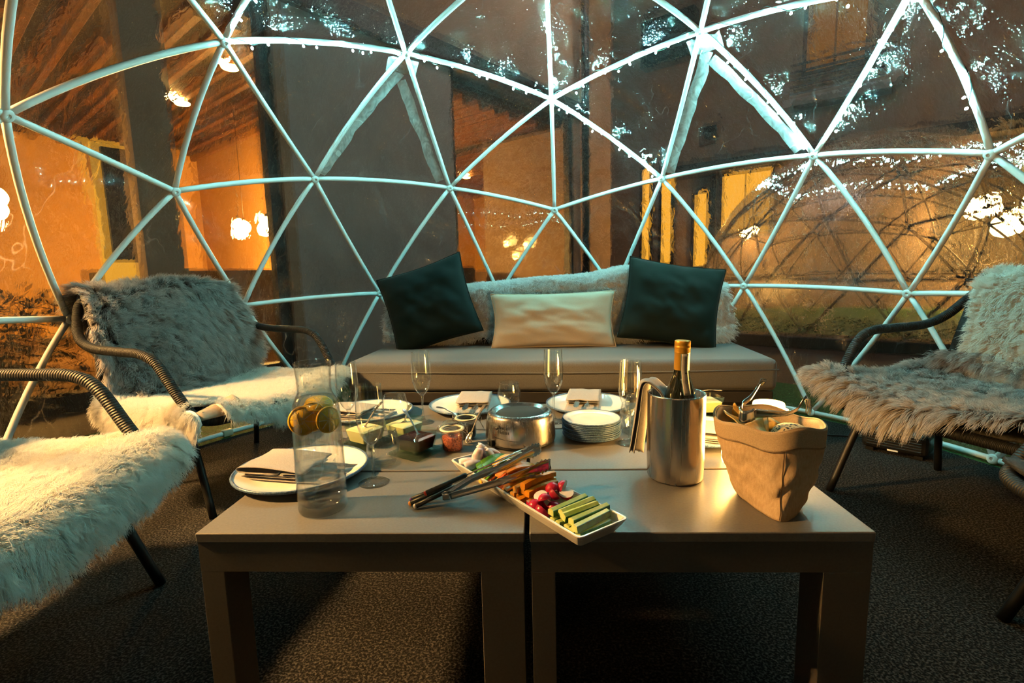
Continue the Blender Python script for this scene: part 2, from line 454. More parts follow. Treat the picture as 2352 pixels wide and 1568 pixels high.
def box(name, x0, x1, y0, y1, z0, z1, mat, parent=None, bevel=0.0, seg=2):
    me = box_mesh(name, x1 - x0, y1 - y0, z1 - z0, bevel, seg)
    o = link(name, me, mat, parent, smooth=False)
    o.location = ((x0 + x1) / 2, (y0 + y1) / 2, (z0 + z1) / 2)
    return o

def catmull(pts, n=8, closed=False):
    P = [np.array(p, float) for p in pts]
    out = []
    m = len(P)
    rng = range(m if closed else m - 1)
    for i in rng:
        if closed:
            p0, p1, p2, p3 = P[(i - 1) % m], P[i], P[(i + 1) % m], P[(i + 2) % m]
        else:
            p0 = P[i - 1] if i > 0 else 2 * P[0] - P[1]
            p1, p2 = P[i], P[i + 1]
            p3 = P[i + 2] if i + 2 < m else 2 * P[-1] - P[-2]
        for k in range(n):
            t = k / n
            out.append(0.5 * ((2 * p1) + (-p0 + p2) * t + (2 * p0 - 5 * p1 + 4 * p2 - p3) * t * t + (-p0 + 3 * p1 - 3 * p2 + p3) * t ** 3))
    if not closed: out.append(P[-1])
    return out

def tube_data(path, r, seg=10, closed=False, caps=True):
    """path: list of points, r: radius or list. returns V,F,UV per loop"""
    P = [np.array(p, float) for p in path]
    n = len(P)
    R = r if isinstance(r, (list, tuple, np.ndarray)) else [r] * n
    T = []
    for i in range(n):
        if closed: d = P[(i + 1) % n] - P[(i - 1) % n]
        else: d = P[min(i + 1, n - 1)] - P[max(i - 1, 0)]
        T.append(d / (np.linalg.norm(d) + 1e-12))
    up = np.array([0, 0, 1.0])
    if abs(T[0] @ up) > 0.9: up = np.array([1.0, 0, 0])
    N = up - T[0] * (up @ T[0]); N /= np.linalg.norm(N)
    V, F, L = [], [], [0.0]
    for i in range(n):
        if i:
            N = N - T[i] * (N @ T[i]); N /= (np.linalg.norm(N) + 1e-12)
            L.append(L[-1] + np.linalg.norm(P[i] - P[i - 1]))
        B = np.cross(T[i], N)
        for k in range(seg):
            a = 2 * PI * k / seg
            V.append(P[i] + R[i] * (math.cos(a) * N + math.sin(a) * B))
    UV = []
    for i in range(n if closed else n - 1):
        j = (i + 1) % n
        for k in range(seg):
            k2 = (k + 1) % seg
            F.append((i * seg + k, i * seg + k2, j * seg + k2, j * seg + k))
            l0, l1 = L[i], (L[j] if j > i else L[i] + 0.02)
            UV += [(l0, k / seg), (l0, (k + 1) / seg), (l1, (k + 1) / seg), (l1, k / seg)]
    if caps and not closed:
        F.append(tuple(range(seg))[::-1]); UV += [(0, 0)] * seg
        F.append(tuple((n - 1) * seg + k for k in range(seg))); UV += [(L[-1], 0)] * seg
    return V, F, UV

def tube(name, path, r, mat, parent=None, seg=10, closed=False):
    V, F, UV = tube_data(path, r, seg, closed)
    me = bpy.data.meshes.new(name)
    me.from_pydata([tuple(v) for v in V], [], F); me.update()
    uvl = me.uv_layers.new(name='UVMap')
    uvl.data.foreach_set('uv', np.array(UV, dtype=np.float32).ravel())
    return link(name, me, mat, parent)

def lathe_data(prof, seg=48):
    """prof: list of (r, z); r==0 closes to a point"""
    V, F = [], []
    rows = []
    for (r, z) in prof:
        if r < 1e-6:
            rows.append([len(V)]); V.append((0, 0, z))
        else:
            rows.append(list(range(len(V), len(V) + seg)))
            for k in range(seg):
                a = 2 * PI * k / seg
                V.append((r * math.cos(a), r * math.sin(a), z))
    for a, b in zip(rows[:-1], rows[1:]):
        for k in range(seg):
            k2 = (k + 1) % seg
            if len(a) == 1 and len(b) == 1: continue
            if len(a) == 1: F.append((a[0], b[k2], b[k]))
            elif len(b) == 1: F.append((a[k], a[k2], b[0]))
            else: F.append((a[k], a[k2], b[k2], b[k]))
    return V, F

def lathe_mesh(name, prof, seg=48):
    V, F = lathe_data(prof, seg)
    me = bpy.data.meshes.new(name); me.from_pydata(V, [], F); me.update()
    bm = bmesh.new(); bm.from_mesh(me); bmesh.ops.recalc_face_normals(bm, faces=bm.faces); bm.to_mesh(me); bm.free()
    return me

def lathe(name, prof, mat, parent=None, seg=48, loc=(0, 0, 0)):
    o = link(name, lathe_mesh(name, prof, seg), mat, parent)
    o.location = loc
    return o

def smooth_prof(pts, n=6):
    return [(max(0.0, p[0]), p[1]) for p in catmull([(a, b) for a, b in pts], n)]

def grid_mesh(name, fn, nu, nv, mat, parent=None, thickness=0.0, closed_u=False):
    V = []
    for j in range(nv + 1):
        for i in range(nu if closed_u else nu + 1):
            V.append(fn(i / nu, j / nv))
    w = nu if closed_u else nu + 1
    F = []
    for j in range(nv):
        for i in range(nu):
            i2 = (i + 1) % w
            F.append((j * w + i, j * w + i2, (j + 1) * w + i2, (j + 1) * w + i))
    o = pyd(name, V, F, mat, parent)
    if thickness:
        md = o.modifiers.new('thickness', 'SOLIDIFY'); md.thickness = thickness; md.offset = 0
    return o

def rot2(x, y, a):
    return x * math.cos(a) - y * math.sin(a), x * math.sin(a) + y * math.cos(a)

def vnoise(x, y, s=0):
    return (math.sin(x * 1.7 + s * 2.1 + 1.3 * math.sin(y * 1.1 + s)) + math.sin(y * 2.3 - s * 1.7 + 1.1 * math.sin(x * 0.9 - s)) + 0.5 * math.sin(3.1 * x + 2.7 * y + s)) / 2.5

# ------------------------------------------------------------------ the setting: ground
TAB = 0.40
R = 2.0
DC = Vector((0, 0, 0.36))      # centre of the igloo sphere

def disc(name, r, z0, z1, mat, loc=(0, 0, 0), inner=0.0, seg=96):
    if inner > 0: prof = [(inner, z0), (r, z0), (r, z1), (inner, z1), (inner, z0)]
    else: prof = [(0, z0), (r, z0), (r, z1), (0, z1)]
    V, F = lathe_data(prof, seg)
    o = pyd(name, V, F, mat, smooth=False); o.location = loc
    return o

g = box('ground', -16, 18, -8, 22, -0.30, -0.03, 'deck_brown'); tag(g, 'dark brown ground of the courtyard outside the igloo', None, kind='structure')
fl = disc('floor', 1.93, -0.02, 0.0, 'carpet'); tag(fl, 'dark speckled carpet laid inside the igloo', None, kind='structure')
tf = disc('lawn', 2.75, -0.028, -0.004, 'turf', inner=1.935); tag(tf, 'ring of green artificial turf around the igloo base', None, kind='structure')

# ------------------------------------------------------------------ igloo frame (3-frequency icosahedral dome of curved tubes)
def icosa_dome():
    top = Vector((0, 0, 1)); zs = 1 / math.sqrt(5); r = 2 / math.sqrt(5)
    # image-left neighbours lie at larger dome angle; world X = -y_dome, Y = x_dome
    def w(a, rr, z): return Vector((-rr * math.sin(a), rr * math.cos(a), z))
    U = [w(2 * PI * i / 5, r, zs) for i in range(5)]
    L = [w(2 * PI * (i + .5) / 5, r, -zs) for i in range(5)]
    verts = {}
    edges = set()
    def key(v): return (round(v.x, 4), round(v.y, 4), round(v.z, 4))
    def tri(a, b, c):
        pts = {}
        for i in range(4):
            for j in range(4 - i):
                k = 3 - i - j
                v = (a * i + b * j + c * k).normalized(); pts[(i, j)] = key(v); verts[key(v)] = v
        for i in range(4):
            for j in range(4 - i):
                for di, dj in ((1, 0), (0, 1), (1, -1)):
                    q = (i + di, j + dj)
                    if q in pts and (i, j) in pts:
                        e = tuple(sorted((pts[(i, j)], pts[q])));
                        if e[0] != e[1]: edges.add(e)
    for i in range(5):
        j = (i + 1) % 5
        tri(U[i], U[j], top); tri(U[i], U[j], L[i]); tri(L[i], L[(i - 1) % 5], U[i])
    keep = {k: v for k, v in verts.items() if v.z > -0.25}
    ed = [e for e in edges if e[0] in keep and e[1] in keep]
    return top, U, L, keep, ed

TOP, UU, LL, NODES, EDGES = icosa_dome()
def node_pos(v, rad=R, c=DC):
    p = v * rad + c
    return Vector((p.x, p.y, 0.018)) if v.z < -0.1 else p
def arc(a, b, n=10, rad=R, c=DC):
    pa, pb = node_pos(a, rad, c), node_pos(b, rad, c)
    ground = a.z < -0.1 and b.z < -0.1
    out = []
    for i in range(n + 1):
        t = i / n
        p = pa.lerp(pb, t)
        d = p - c
        rr = (pa - c).length * (1 - t) + (pb - c).length * t
        p = c + d.normalized() * rr
        if ground: p.z = 0.018
        out.append(p)
    return out

igloo = thing('garden_igloo', 'transparent geodesic garden igloo of white tubes enclosing the sofa and table', 'dome tent')
for (ka, kb) in EDGES:
    tube('strut', arc(NODES[ka], NODES[kb]), 0.0128, 'tube_white', igloo, 10)
hub_prof = [(0.008, -0.012), (0.019, -0.012), (0.0215, -0.008), (0.0215, 0.008), (0.019, 0.012), (0.008, 0.012), (0.008, -0.012)]
hub_me = lathe_mesh('hub', hub_prof, 20)
for k, v in NODES.items():
    h = link('hub', hub_me, 'hub_white', igloo)
    h.location = node_pos(v) - v * 0.004
    h.rotation_mode = 'QUATERNION'
    h.rotation_quaternion = v.to_track_quat('Z', 'Y')
# pale clips on the ground ring
clip_me = box_mesh('clip', 0.055, 0.036, 0.036, 0.006)
for (ka, kb) in EDGES:
    a, b = NODES[ka], NODES[kb]
    if a.z < -0.1 and b.z < -0.1:
        A_ = arc(a, b, 10)
        for t in (3, 7):
            c = link('clip', clip_me, 'clip_cream', igloo)
            c.location = A_[t]
            d = A_[t + 1] - A_[t - 1]
            c.rotation_euler = (0, 0, math.atan2(d.y, d.x))
# clear film skin outside the tubes
def film_skin(name, rad, c, zmin, mat, parent, nu=144, nv=48, puck=0.0):
    V, F = [], []
    phi0 = math.asin(max(-1, min(1, (zmin - c.z) / rad)))
    for j in range(nv):
        ph = phi0 + (PI / 2 - phi0) * j / nv
        for i in range(nu):
            th = 2 * PI * i / nu
            rr = rad + puck * vnoise(th * 9, ph * 11, 3)
            V.append((c.x + rr * math.cos(ph) * math.cos(th), c.y + rr * math.cos(ph) * math.sin(th), c.z + rr * math.sin(ph)))
    V.append((c.x, c.y, c.z + rad))
    for j in range(nv - 1):
        for i in range(nu):
            i2 = (i + 1) % nu
            F.append((j * nu + i, j * nu + i2, (j + 1) * nu + i2, (j + 1) * nu + i))
    for i in range(nu):
        F.append(((nv - 1) * nu + i, (nv - 1) * nu + (i + 1) % nu, len(V) - 1))
    return pyd(name, V, F, mat, parent)
fs = film_skin('film_cover', R + 0.022, DC, -0.02, 'film', igloo, puck=0.004)
fs['label'] = 'clear wrinkled plastic film cover'

def bary(a, b, c, wa, wb, wc): return (a * wa + b * wb + c * wc).normalized()
I_, F_, L_ = UU[0], UU[1], UU[4]
nA = bary(F_, TOP, TOP, 2, 1, 0); nC = bary(I_, TOP, TOP, 2, 1, 0); nAL = bary(L_, TOP, TOP, 2, 1, 0)
nB = bary(I_, F_, TOP, 1, 1, 1); nD = bary(I_, L_, TOP, 1, 1, 1)
nH = bary(I_, F_, F_, 2, 1, 0); nG = bary(I_, F_, F_, 1, 2, 0)
nJ = bary(I_, L_, L_, 2, 1, 0); nK = bary(I_, L_, L_, 1, 2, 0)
nA2 = bary(F_, TOP, TOP, 1, 2, 0); nC2 = bary(I_, TOP, TOP, 1, 2, 0); nL2 = bary(L_, TOP, TOP, 1, 2, 0)
nE = bary(F_, UU[2], UU[2], 2, 1, 0)
nB2 = bary(F_, UU[2], TOP, 1, 1, 1); nD2 = bary(L_, UU[3], TOP, 1, 1, 1); nX2 = bary(UU[2], UU[3], TOP, 1, 1, 1)
nU2 = bary(UU[2], TOP, TOP, 2, 1, 0); nU3 = bary(UU[3], TOP, TOP, 2, 1, 0)

# vent flaps: pale tape strips along two edges of a triangle, with a cap near its apex
def strip(name, p, q, width, inward, mat, parent, rad=R + 0.012, n=14, seedv=0):
    V, F = [], []
    for i in range(n + 1):
        t = i / n
        c0 = (p * (1 - t) + q * t).normalized()
        tang = (q - p).normalized()
        side = c0.cross(tang).normalized()
        if side.dot(inward - c0) < 0: side = -side
        wv = width * (1 + 0.16 * vnoise(t * 14, seedv, 2))
        off = 0.006 * vnoise(t * 9, 5, seedv)
        for s, dz in ((off, 0), (wv * .5 + off, 0.003), (wv + off, 0)):
            v = (c0 + side * (s / R)).normalized() * (rad - 0.004 + dz)
            V.append(v + DC)
    for i in range(n):
        for k in range(2):
            F.append((i * 3 + k, i * 3 + k + 1, (i + 1) * 3 + k + 1, (i + 1) * 3 + k))
    o = pyd(name, V, F, mat, parent)
    md = o.modifiers.new('thickness', 'SOLIDIFY'); md.thickness = 0.0025; md.offset = 0
    o['label'] = 'pale tape edging the vent flap'
    return o
for (t_, a_, b_, sv) in ((nB, nG, nH, 1), (nD, nJ, nK, 2)):
    mid = (t_ + a_ + b_) / 3
    strip('vent_tape', t_.lerp(a_, .10).lerp(b_, .035), t_.lerp(a_, .95), 0.055, mid, 'flap_tape', igloo, seedv=sv)
    strip('vent_tape', t_.lerp(b_, .14).lerp(a_, .06), t_.lerp(b_, .94).lerp(a_, .03), 0.055, mid, 'flap_tape', igloo, seedv=sv + 3)
    strip('vent_cap', t_.lerp(a_, .17).lerp(b_, -.02), t_.lerp(b_, .17).lerp(a_, -.02), 0.075, t_, 'flap_tape', igloo, n=6, seedv=sv + 6)

# ------------------------------------------------------------------ fairy light strings on the struts
bulb_me = None
def make_bulb(r):
    bm = bmesh.new(); bmesh.ops.create_uvsphere(bm, u_segments=5, v_segments=4, radius=r)
    bmesh.ops.scale(bm, vec=(1, 1, 1.3), verts=bm.verts)
    me = bpy.data.meshes.new('bulb'); bm.to_mesh(me); bm.free()
    return me
bulb_me = make_bulb(0.0050)
def light_string(label, nodes, start=0.0, end=1.0, seedv=1, spacing=0.058, c=DC, rad=R, bm_=None, mat='bulb_teal', group='fairy light strings on the igloo tubes', wr=0.0014, skip=None):
    rs = random.Random(seedv)
    s = thing('fairy_light_string', label, 'string lights', group=group)
    pts = []
    for a, b in zip(nodes[:-1], nodes[1:]):
        A_ = arc(a, b, 24, rad, c)
        pts += A_ if not pts else A_[1:]
    n0, n1 = int(start * (len(pts) - 1)), int(end * (len(pts) - 1))
    pts = pts[n0:n1 + 1]
    # resample finely and wind the wire loosely round the tube
    fine = []
    for p, q in zip(pts[:-1], pts[1:]):
        for k in range(3): fine.append(p.lerp(q, k / 3))
    fine.append(pts[-1])
    wire = []; dist = 0.0; nxt = 0.02; bulbs = []
    for i, p in enumerate(fine):
        if i: dist += (p - fine[i - 1]).length
        inn = (c - p).normalized()
        t = (fine[min(i + 1, len(fine) - 1)] - fine[max(i - 1, 0)]).normalized()
        side = inn.cross(t).normalized()
        a = dist * 26 + seedv
        rr = 0.0165 + 0.004 * math.sin(dist * 55 + seedv)
        down = Vector((0, 0, -1)); down = (down - t * down.dot(t))
        wpt = p + (side * math.cos(a) + inn * math.sin(a)) * rr
        wire.append(wpt)
        if dist >= nxt:
            nxt = dist + spacing * (0.6 + 0.8 * rs.random())
            dr = (down * (0.3 + rs.random()) + side * (rs.random() - .5) * 1.4 + inn * (0.2 + .5 * rs.random())).normalized()
            bulbs.append((wpt, wpt + dr * (0.010 + 0.016 * rs.random())))
    tube('wire', wire, wr, 'wire_green', s, 5)
    for (w0, b0) in bulbs:
        bo = link('bulb', bm_ or bulb_me, mat, s)
        bo.location = b0
        bo.rotation_mode = 'QUATERNION'; bo.rotation_quaternion = (b0 - w0).to_track_quat('Z', 'Y')
    return s
light_string('fairy light string on the tubes arching over the left armchair', [nA2, nA, nB], 0.30, 1.0, 3)
light_string('fairy light string on the tube above the green cushion, left of centre', [nB, nC], 0, 1, 5)
light_string('fairy light string climbing the middle tube above the sofa', [nC, nC2], 0, 1, 8)
light_string('fairy light string on the rising tube above the right vent flap', [nC, nD], 0, 1, 11)
light_string('fairy light string on the falling tube right of the middle one', [nC, nJ], 0, 0.96, 14)
light_string('fairy light string on the tube at the upper right', [nD, nAL], 0, 1, 17)
light_string('fairy light string along the taped edge of the right vent', [nD, nK], 0, 0.97, 21)
light_string('fairy light string on the tube leaning right from the right vent', [nK, nAL], 0.03, 1, 23)
light_string('fairy light string on the rightmost steep tube', [nAL, L_], 0.0, 0.72, 27)


# ------------------------------------------------------------------ buildings around the courtyard
D1 = Vector((0.5504, 0.8349, 0)); D2 = Vector((-0.8376, 0.5463, 0)); P0 = Vector((-2.075, 3.141, 0))
ANG1 = math.atan2(D1.y, D1.x)
# local frame of the restaurant: x = along its glass front, y = into the building
rest = thing('restaurant_building', 'restaurant building with tall lit windows and a plain grey wall', 'building', P0, ANG1)
WT = 0.22
box('wall', -0.46, 1.52, 0, WT, -0.03, 3.20, 'wall_grey', rest)
box('wall', -9.0, 4.30, 0, WT, 3.32, 7.5, 'wall_brown', rest)
box('wall', -9.0, -7.6, 0, WT, -0.03, 3.32, 'wall_brown', rest)
box('wall', -1.63, -1.36, 0.02, WT, -0.03, 3.20, 'wall_brown', rest)
box('lintel', -9.0, 4.30, -0.06, WT + .04, 3.18, 3.42, 'frame_black', rest)
box('wall', 4.10, 4.30, 0, 1.9, -0.03, 7.5, 'wall_brown', rest)
box('wall', 4.30, 8.4, 1.72, 1.9, -0.03, 7.5, 'wall_brown', rest)
box('wall', 8.2, 8.4, 1.9, 6.15, -0.03, 7.5, 'wall_brown', rest)
box('reveal', -0.56, -0.46, -0.01, WT + .02, -0.03, 3.2, 'wall_brown', rest)
for x0, x1, z0, z1 in ((-7.6, -0.62, -0.03, 0.10), (1.52, 4.10, -0.03, 0.25)):
    box('window_sill', x0, x1, 0.02, 0.14, z0, z1, 'frame_black', rest)
for xm, wd in ((-0.60, 0.13), (-2.55, 0.06), (-3.7, 0.06), (-5.0, 0.06), (1.56, 0.05), (4.06, 0.09)):
    box('window_post', xm - wd / 2, xm + wd / 2, 0.03, 0.13, 0.0, 3.2, 'frame_black', rest)
for x0, x1 in ((-7.6, -5.03), (-4.97, -3.73), (-3.67, -2.58), (-2.52, -1.64), (-1.35, -0.63), (1.59, 4.02)):
    box('pane', x0, x1, 0.07, 0.08, 0.1, 3.18, 'pane_glass', rest)
# the room behind the glass
box('room_floor', -7.6, 4.1, 0.22, 6.0, -0.03, 0.02, 'room_floor', rest)
box('room_floor', 4.1, 8.2, 1.9, 6.0, -0.03, 0.02, 'room_floor', rest)
box('end_wall', 8.12, 8.2, 1.9, 6.0, 0.0, 3.2, 'room_wall', rest)
box('side_wall', 4.3, 8.12, 1.9, 1.96, 0.0, 3.2, 'room_wall', rest)
box('back_wall', -7.6, 8.2, 6.0, 6.15, 0.0, 3.2, 'room_wall', rest)
box('end_wall', -7.75, -7.6, 0.22, 6.0, 0.0, 3.2, 'room_wall', rest)
ceil = box('ceiling', -7.6, 4.1, 0.22, 6.0, 3.06, 3.18, 'ceiling_dark', rest)
ceil2 = box('ceiling', 4.1, 8.2, 1.9, 6.0, 3.06, 3.18, 'ceiling_dark', rest)
beam_me = box_mesh('beam', 0.075, 5.7, 0.09, 0.008, 1)
nb = 37
for i in range(nb):
    b = link('beam', beam_me, 'wood_beam', ceil, smooth=False)
    b.location = (-7.4 + i * 0.305 + 1.75, 0.05, -0.10)
beam2_me = box_mesh('beam', 0.075, 4.0, 0.09, 0.008, 1)
for i in range(13):
    b = link('beam', beam2_me, 'wood_beam', ceil2, smooth=False)
    b.location = (-1.85 + i * 0.305, 0.0, -0.10)
box('partition', -2.6, -2.35, 2.4, 3.2, 0.02, 3.06, 'room_dark', rest)
box('backlit_panel', -1.66, -1.34, 1.06, 1.10, 0.80, 2.02, 'window_lit', rest)
box('dark_panel', -1.60, -1.38, 1.0, 1.05, 1.02, 1.98, 'frame_black', rest)
box('shelf_unit', -3.6, -2.6, 3.4, 3.8, 0.02, 2.1, 'room_dark', rest, 0.01, 1)
box('partition', 0.9, 1.1, 3.0, 6.0, 0.02, 3.06, 'room_wall', rest)
box('counter', -1.6, 3.4, 1.5, 2.0, 0.02, 0.95, 'room_dark', rest, 0.01, 1)
box('counter', -6.4, -3.2, 1.2, 1.7, 0.02, 0.80, 'room_dark', rest, 0.01, 1)
for i, zc in enumerate((1.15, 1.62, 2.05)):
    pf = box('picture_frame', 8.06, 8.12, 4.9, 5.2, zc, zc + 0.34, 'frame_black', rest)
box('door_leaf', 8.06, 8.12, 3.2, 3.9, 0.02, 2.2, 'room_dark', rest)
box('sideboard', 6.6, 8.0, 3.4, 5.8, 0.02, 0.9, 'room_dark', rest, 0.01, 1)
# downlights set into the ceiling
dl_me = lathe_mesh('downlight', [(0, -0.012), (0.075, -0.012), (0.085, 0.0), (0.085, 0.01), (0, 0.01)], 20)
for (x, y) in ((-0.45, 1.1), (-0.40, 2.6), (-2.4, 2.4), (-4.4, 1.6), (5.35, 2.15), (5.75, 2.25), (5.4, 3.6)):
    d = link('downlight', dl_me, 'lamp_warm', rest); d.location = (x, y, 2.94)

def to_world(x, y, z): return P0 + D1 * x + D2 * y + Vector((0, 0, z))
# pendant lamps with warm globes, each lighting the room around it
def pendant(x, y, z, label, energy, r=0.085):
    p = to_world(x, y, 0)
    t = thing('pendant_lamp', label, 'lamp', (p.x, p.y, z), 0, 'warm pendant lamps in the restaurant')
    lathe('globe', smooth_prof([(0, -r), (r * .7, -r * .72), (r, 0), (r * .7, r * .72), (0.02, r)], 4), 'lamp_warm', t, 20)
    lathe('cap', [(0, r + .03), (0.025, r + .03), (0.03, r - .005), (0, r - .005)], 'metal_black', t, 16)
    tube('cord', [(0, 0, r + .02), (0, 0, 2.95 - z)], 0.005, 'metal_black', t, 6)
    point_light('pendant_lamp_light', (p.x, p.y, z - r - 0.03), energy, WARM, 0.08)
pendant(-2.30, 0.9, 1.40, 'warm glass globe lamp at the far left of the restaurant window', 26)
pendant(-2.22, 1.5, 1.56, 'second warm globe lamp in the far left window, hanging deeper', 22)
pendant(0.15, 2.5, 1.52, 'warm globe lamp seen left of the black door frame, leftmost of three', 260)
pendant(0.32, 2.2, 1.56, 'warm globe lamp seen left of the black door frame, middle of three', 260)
pendant(0.52, 2.3, 1.50, 'warm globe lamp nearest the black door frame', 200)
pendant(5.2, 4.0, 1.1, 'small warm globe lamp low in the middle window', 170, 0.06)
pendant(-4.6, 0.7, 1.9, 'warm globe lamp outside the left edge of view in the restaurant', 60, 0.10)
pendant(-6.2, 1.4, 1.9, 'farthest warm globe lamp beside the restaurant end wall', 60, 0.10)

# black downpipe on the corner
dp = thing('downpipe', 'black downpipe on the corner of the restaurant', 'pipe', to_world(4.36, -0.06, 0))
tube('pipe', [(0, 0, 0), (0, 0, 7.4)], 0.06, 'frame_black', dp, 12)
for z in (0.8, 2.6, 4.4):
    lathe('bracket', [(0.062, z), (0.075, z), (0.075, z + .05), (0.062, z + .05)], 'metal_black', dp, 16)

# second building: x = along its front (to the right, nearer), y = away from the courtyard
Q0 = Vector((0.397, 13.145, 0)); ANG2 = math.atan2(-D2.y, -D2.x)
hous = thing('courtyard_house', 'brown rendered house across the courtyard with scattered lit windows', 'building', Q0, ANG2)
box('wall', -6.0, 13.0, 0.10, 0.30, -0.03, 9.5, 'wall_brown', hous)
box('canopy', 2.6, 12.5, -0.45, 0.10, 3.02, 3.26, 'frame_black', hous)
box('sign_board', 1.95, 3.25, -0.25, 0.10, 5.75, 6.8, 'frame_black', hous)
box('vent_grille', 3.34, 3.72, 0.02, 0.10, 3.75, 4.15, 'frame_black', hous)
def window(x0, x1, z0, z1, lit, bars=0, par=hous):
    w = box('window', x0 - .06, x1 + .06, 0.05, 0.10, z0 - .06, z1 + .06, 'frame_black', par)
    cx, cz = (x0 + x1) / 2, (z0 + z1) / 2
    n = bars + 1
    for i in range(n):
        a = x0 + (x1 - x0) * i / n + .02; b = x0 + (x1 - x0) * (i + 1) / n - .02
        p = box('pane', a - cx, b - cx, -0.035, -0.025, z0 - cz, z1 - cz, lit, w)
    return w
window(1.88, 2.10, 0.95, 3.40, 'window_lit')
window(2.40, 2.68, 0.95, 3.36, 'window_lit')
window(3.24, 3.56, 0.90, 2.62, 'window_lit')
window(3.88, 4.95, 1.60, 2.96, 'window_lit', 1)
window(5.5, 6.55, 4.85, 6.3, 'window_dim', 1)
window(7.9, 9.4, 0.7, 2.30, 'window_dim', 2)
window(8.45, 9.3, 2.42, 2.95, 'window_dim', 1)
window(10.0, 11.4, 0.7, 2.30, 'window_dim', 2)
for i in range(5):
    box('balcony_rail', 5.3, 6.9, -0.30, -0.26, 4.35 + i * 0.14, 4.39 + i * 0.14, 'frame_black', hous)
box('balcony_slab', 5.2, 7.0, -0.4, 0.10, 4.1, 4.25, 'wall_grey', hous)
box('drain_post', 3.66, 3.80, -0.1, 0.10, 1.2, 3.0, 'frame_black', hous)
E2 = -D2
def hw(x, y, z): return Q0 + E2 * x + D1 * y + Vector((0, 0, z))
def wall_lamp(x, z, label, energy, r=0.09):
    p = hw(x, -0.18, 0)
    t = thing('wall_lamp', label, 'lamp', (p.x, p.y, z), ANG2, 'warm wall lamps on the courtyard house')
    lathe('globe', smooth_prof([(0, -r), (r * .7, -r * .72), (r, 0), (r * .7, r * .72), (0, r)], 4), 'lamp_warm', t, 20)
    box('mount', -0.05, 0.05, 0.06, 0.25, -0.05, 0.05, 'metal_black', t)
    point_light('wall_lamp_light', tuple(hw(x, -0.45, z - 0.1)), energy, WARM, 0.1)
wall_lamp(4.55, 1.62, 'warm globe lamp beside the lit corner window across the courtyard', 70)
wall_lamp(8.35, 1.75, 'warm globe wall lamp behind the second igloo, leftmost of three', 120, 0.17)
wall_lamp(8.75, 1.45, 'warm globe wall lamp behind the second igloo, middle of three', 130, 0.20)
wall_lamp(9.1, 1.85, 'warm globe wall lamp behind the second igloo, rightmost of three', 130, 0.17)

# ------------------------------------------------------------------ the second igloo in the courtyard
IG2 = Vector((4.537, 6.571, 0))
igl2 = thing('garden_igloo', 'second igloo with dark struts standing farther off in the courtyard', 'dome tent', IG2, 0.3)
C2 = Vector((0, 0, 0.30)); R2 = 2.35
def sq(p): return Vector((p[0], p[1], p[2] * 0.93))
for (ka, kb) in EDGES:
    a, b = NODES[ka], NODES[kb]
    if (a + b).z < -0.3: continue
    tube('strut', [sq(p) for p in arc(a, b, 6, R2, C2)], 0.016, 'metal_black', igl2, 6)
film_skin('film_cover', R2 + 0.02, C2, -0.02, 'film_far', igl2, 72, 24)
tf2 = disc('lawn', 2.8, -0.028, -0.005, 'turf', loc=IG2, inner=0.0); tag(tf2, 'green turf patch under the second igloo', None, kind='structure')
bulb_far_me = make_bulb(0.010)
def far_string(label, ids, sd):
    s = light_string(label, ids, 0, 1, sd, 0.11, C2, R2, bulb_far_me, 'bulb_far', 'fairy light strings on the second igloo', 0.003)
    s.location = IG2; s.rotation_euler = (0, 0, 0.3)
# rings of lights seen through its film: front half and back half of the upper ring
ring = [nC, nD, nAL, nD2, nU3, nX2, nU2, nB2, nA, nB, nC]
far_string('fairy light string round the far half of the second igloo', ring[:6], 41)
far_string('fairy light string round the near half of the second igloo', ring[5:], 45)

# dark shrubs along the restaurant front, left of the igloo
def shrub(x, y, rx_, h, label, sd):
    p = to_world(x, y, 0)
    t = thing('shrub', label, 'shrub', (p.x, p.y, -0.03), ANG1, 'dark shrubs outside the left of the igloo')
    rs_ = random.Random(sd); V, F = [], []
    for i in range(1500):
        a = rs_.uniform(0, 6.28); q = math.sqrt(rs_.random()); z = 0.12 + (h - 0.12) * rs_.random()
        w_ = math.sin(min(1.0, (z / h)) * 2.6) ** .5
        c = Vector((rx_ * q * math.cos(a) * w_, rx_ * .6 * q * math.sin(a) * w_, z + .05 * math.sin(a * 3)))
        d = Vector((rs_.uniform(-1, 1), rs_.uniform(-1, 1), rs_.uniform(-.3, 1))).normalized(); l = rs_.uniform(.04, .09)
        s_ = d.cross(Vector((.3, .2, 1))).normalized() * l * .22; k = len(V)
        V += [c, c + d * l * .5 + s_, c + d * l, c + d * l * .5 - s_]; F.append((k, k + 1, k + 2, k + 3))
    lf_ = pyd('leaves', V, F, 'shrub_dark', t, False); lf_['kind'] = 'stuff'
    for k in range(5):
        a = k * 1.3; tube('stem', [(0.03 * math.cos(a), .03 * math.sin(a), 0), (rx_ * .3 * math.cos(a), rx_ * .2 * math.sin(a), h * .5), (rx_ * .55 * math.cos(a), rx_ * .35 * math.sin(a), h * .9)], [.012, .009, .005], 'room_dark', t, 6)
shrub(-3.35, -0.55, 0.50, 0.86, 'dark leafy shrub outside the film at the left edge', 1)
shrub(-2.55, -0.50, 0.45, 0.80, 'dark leafy shrub outside the film behind the left armchair', 2)
shrub(-4.2, -0.55, 0.50, 0.85, 'dark leafy shrub just beyond the left edge of view', 3)

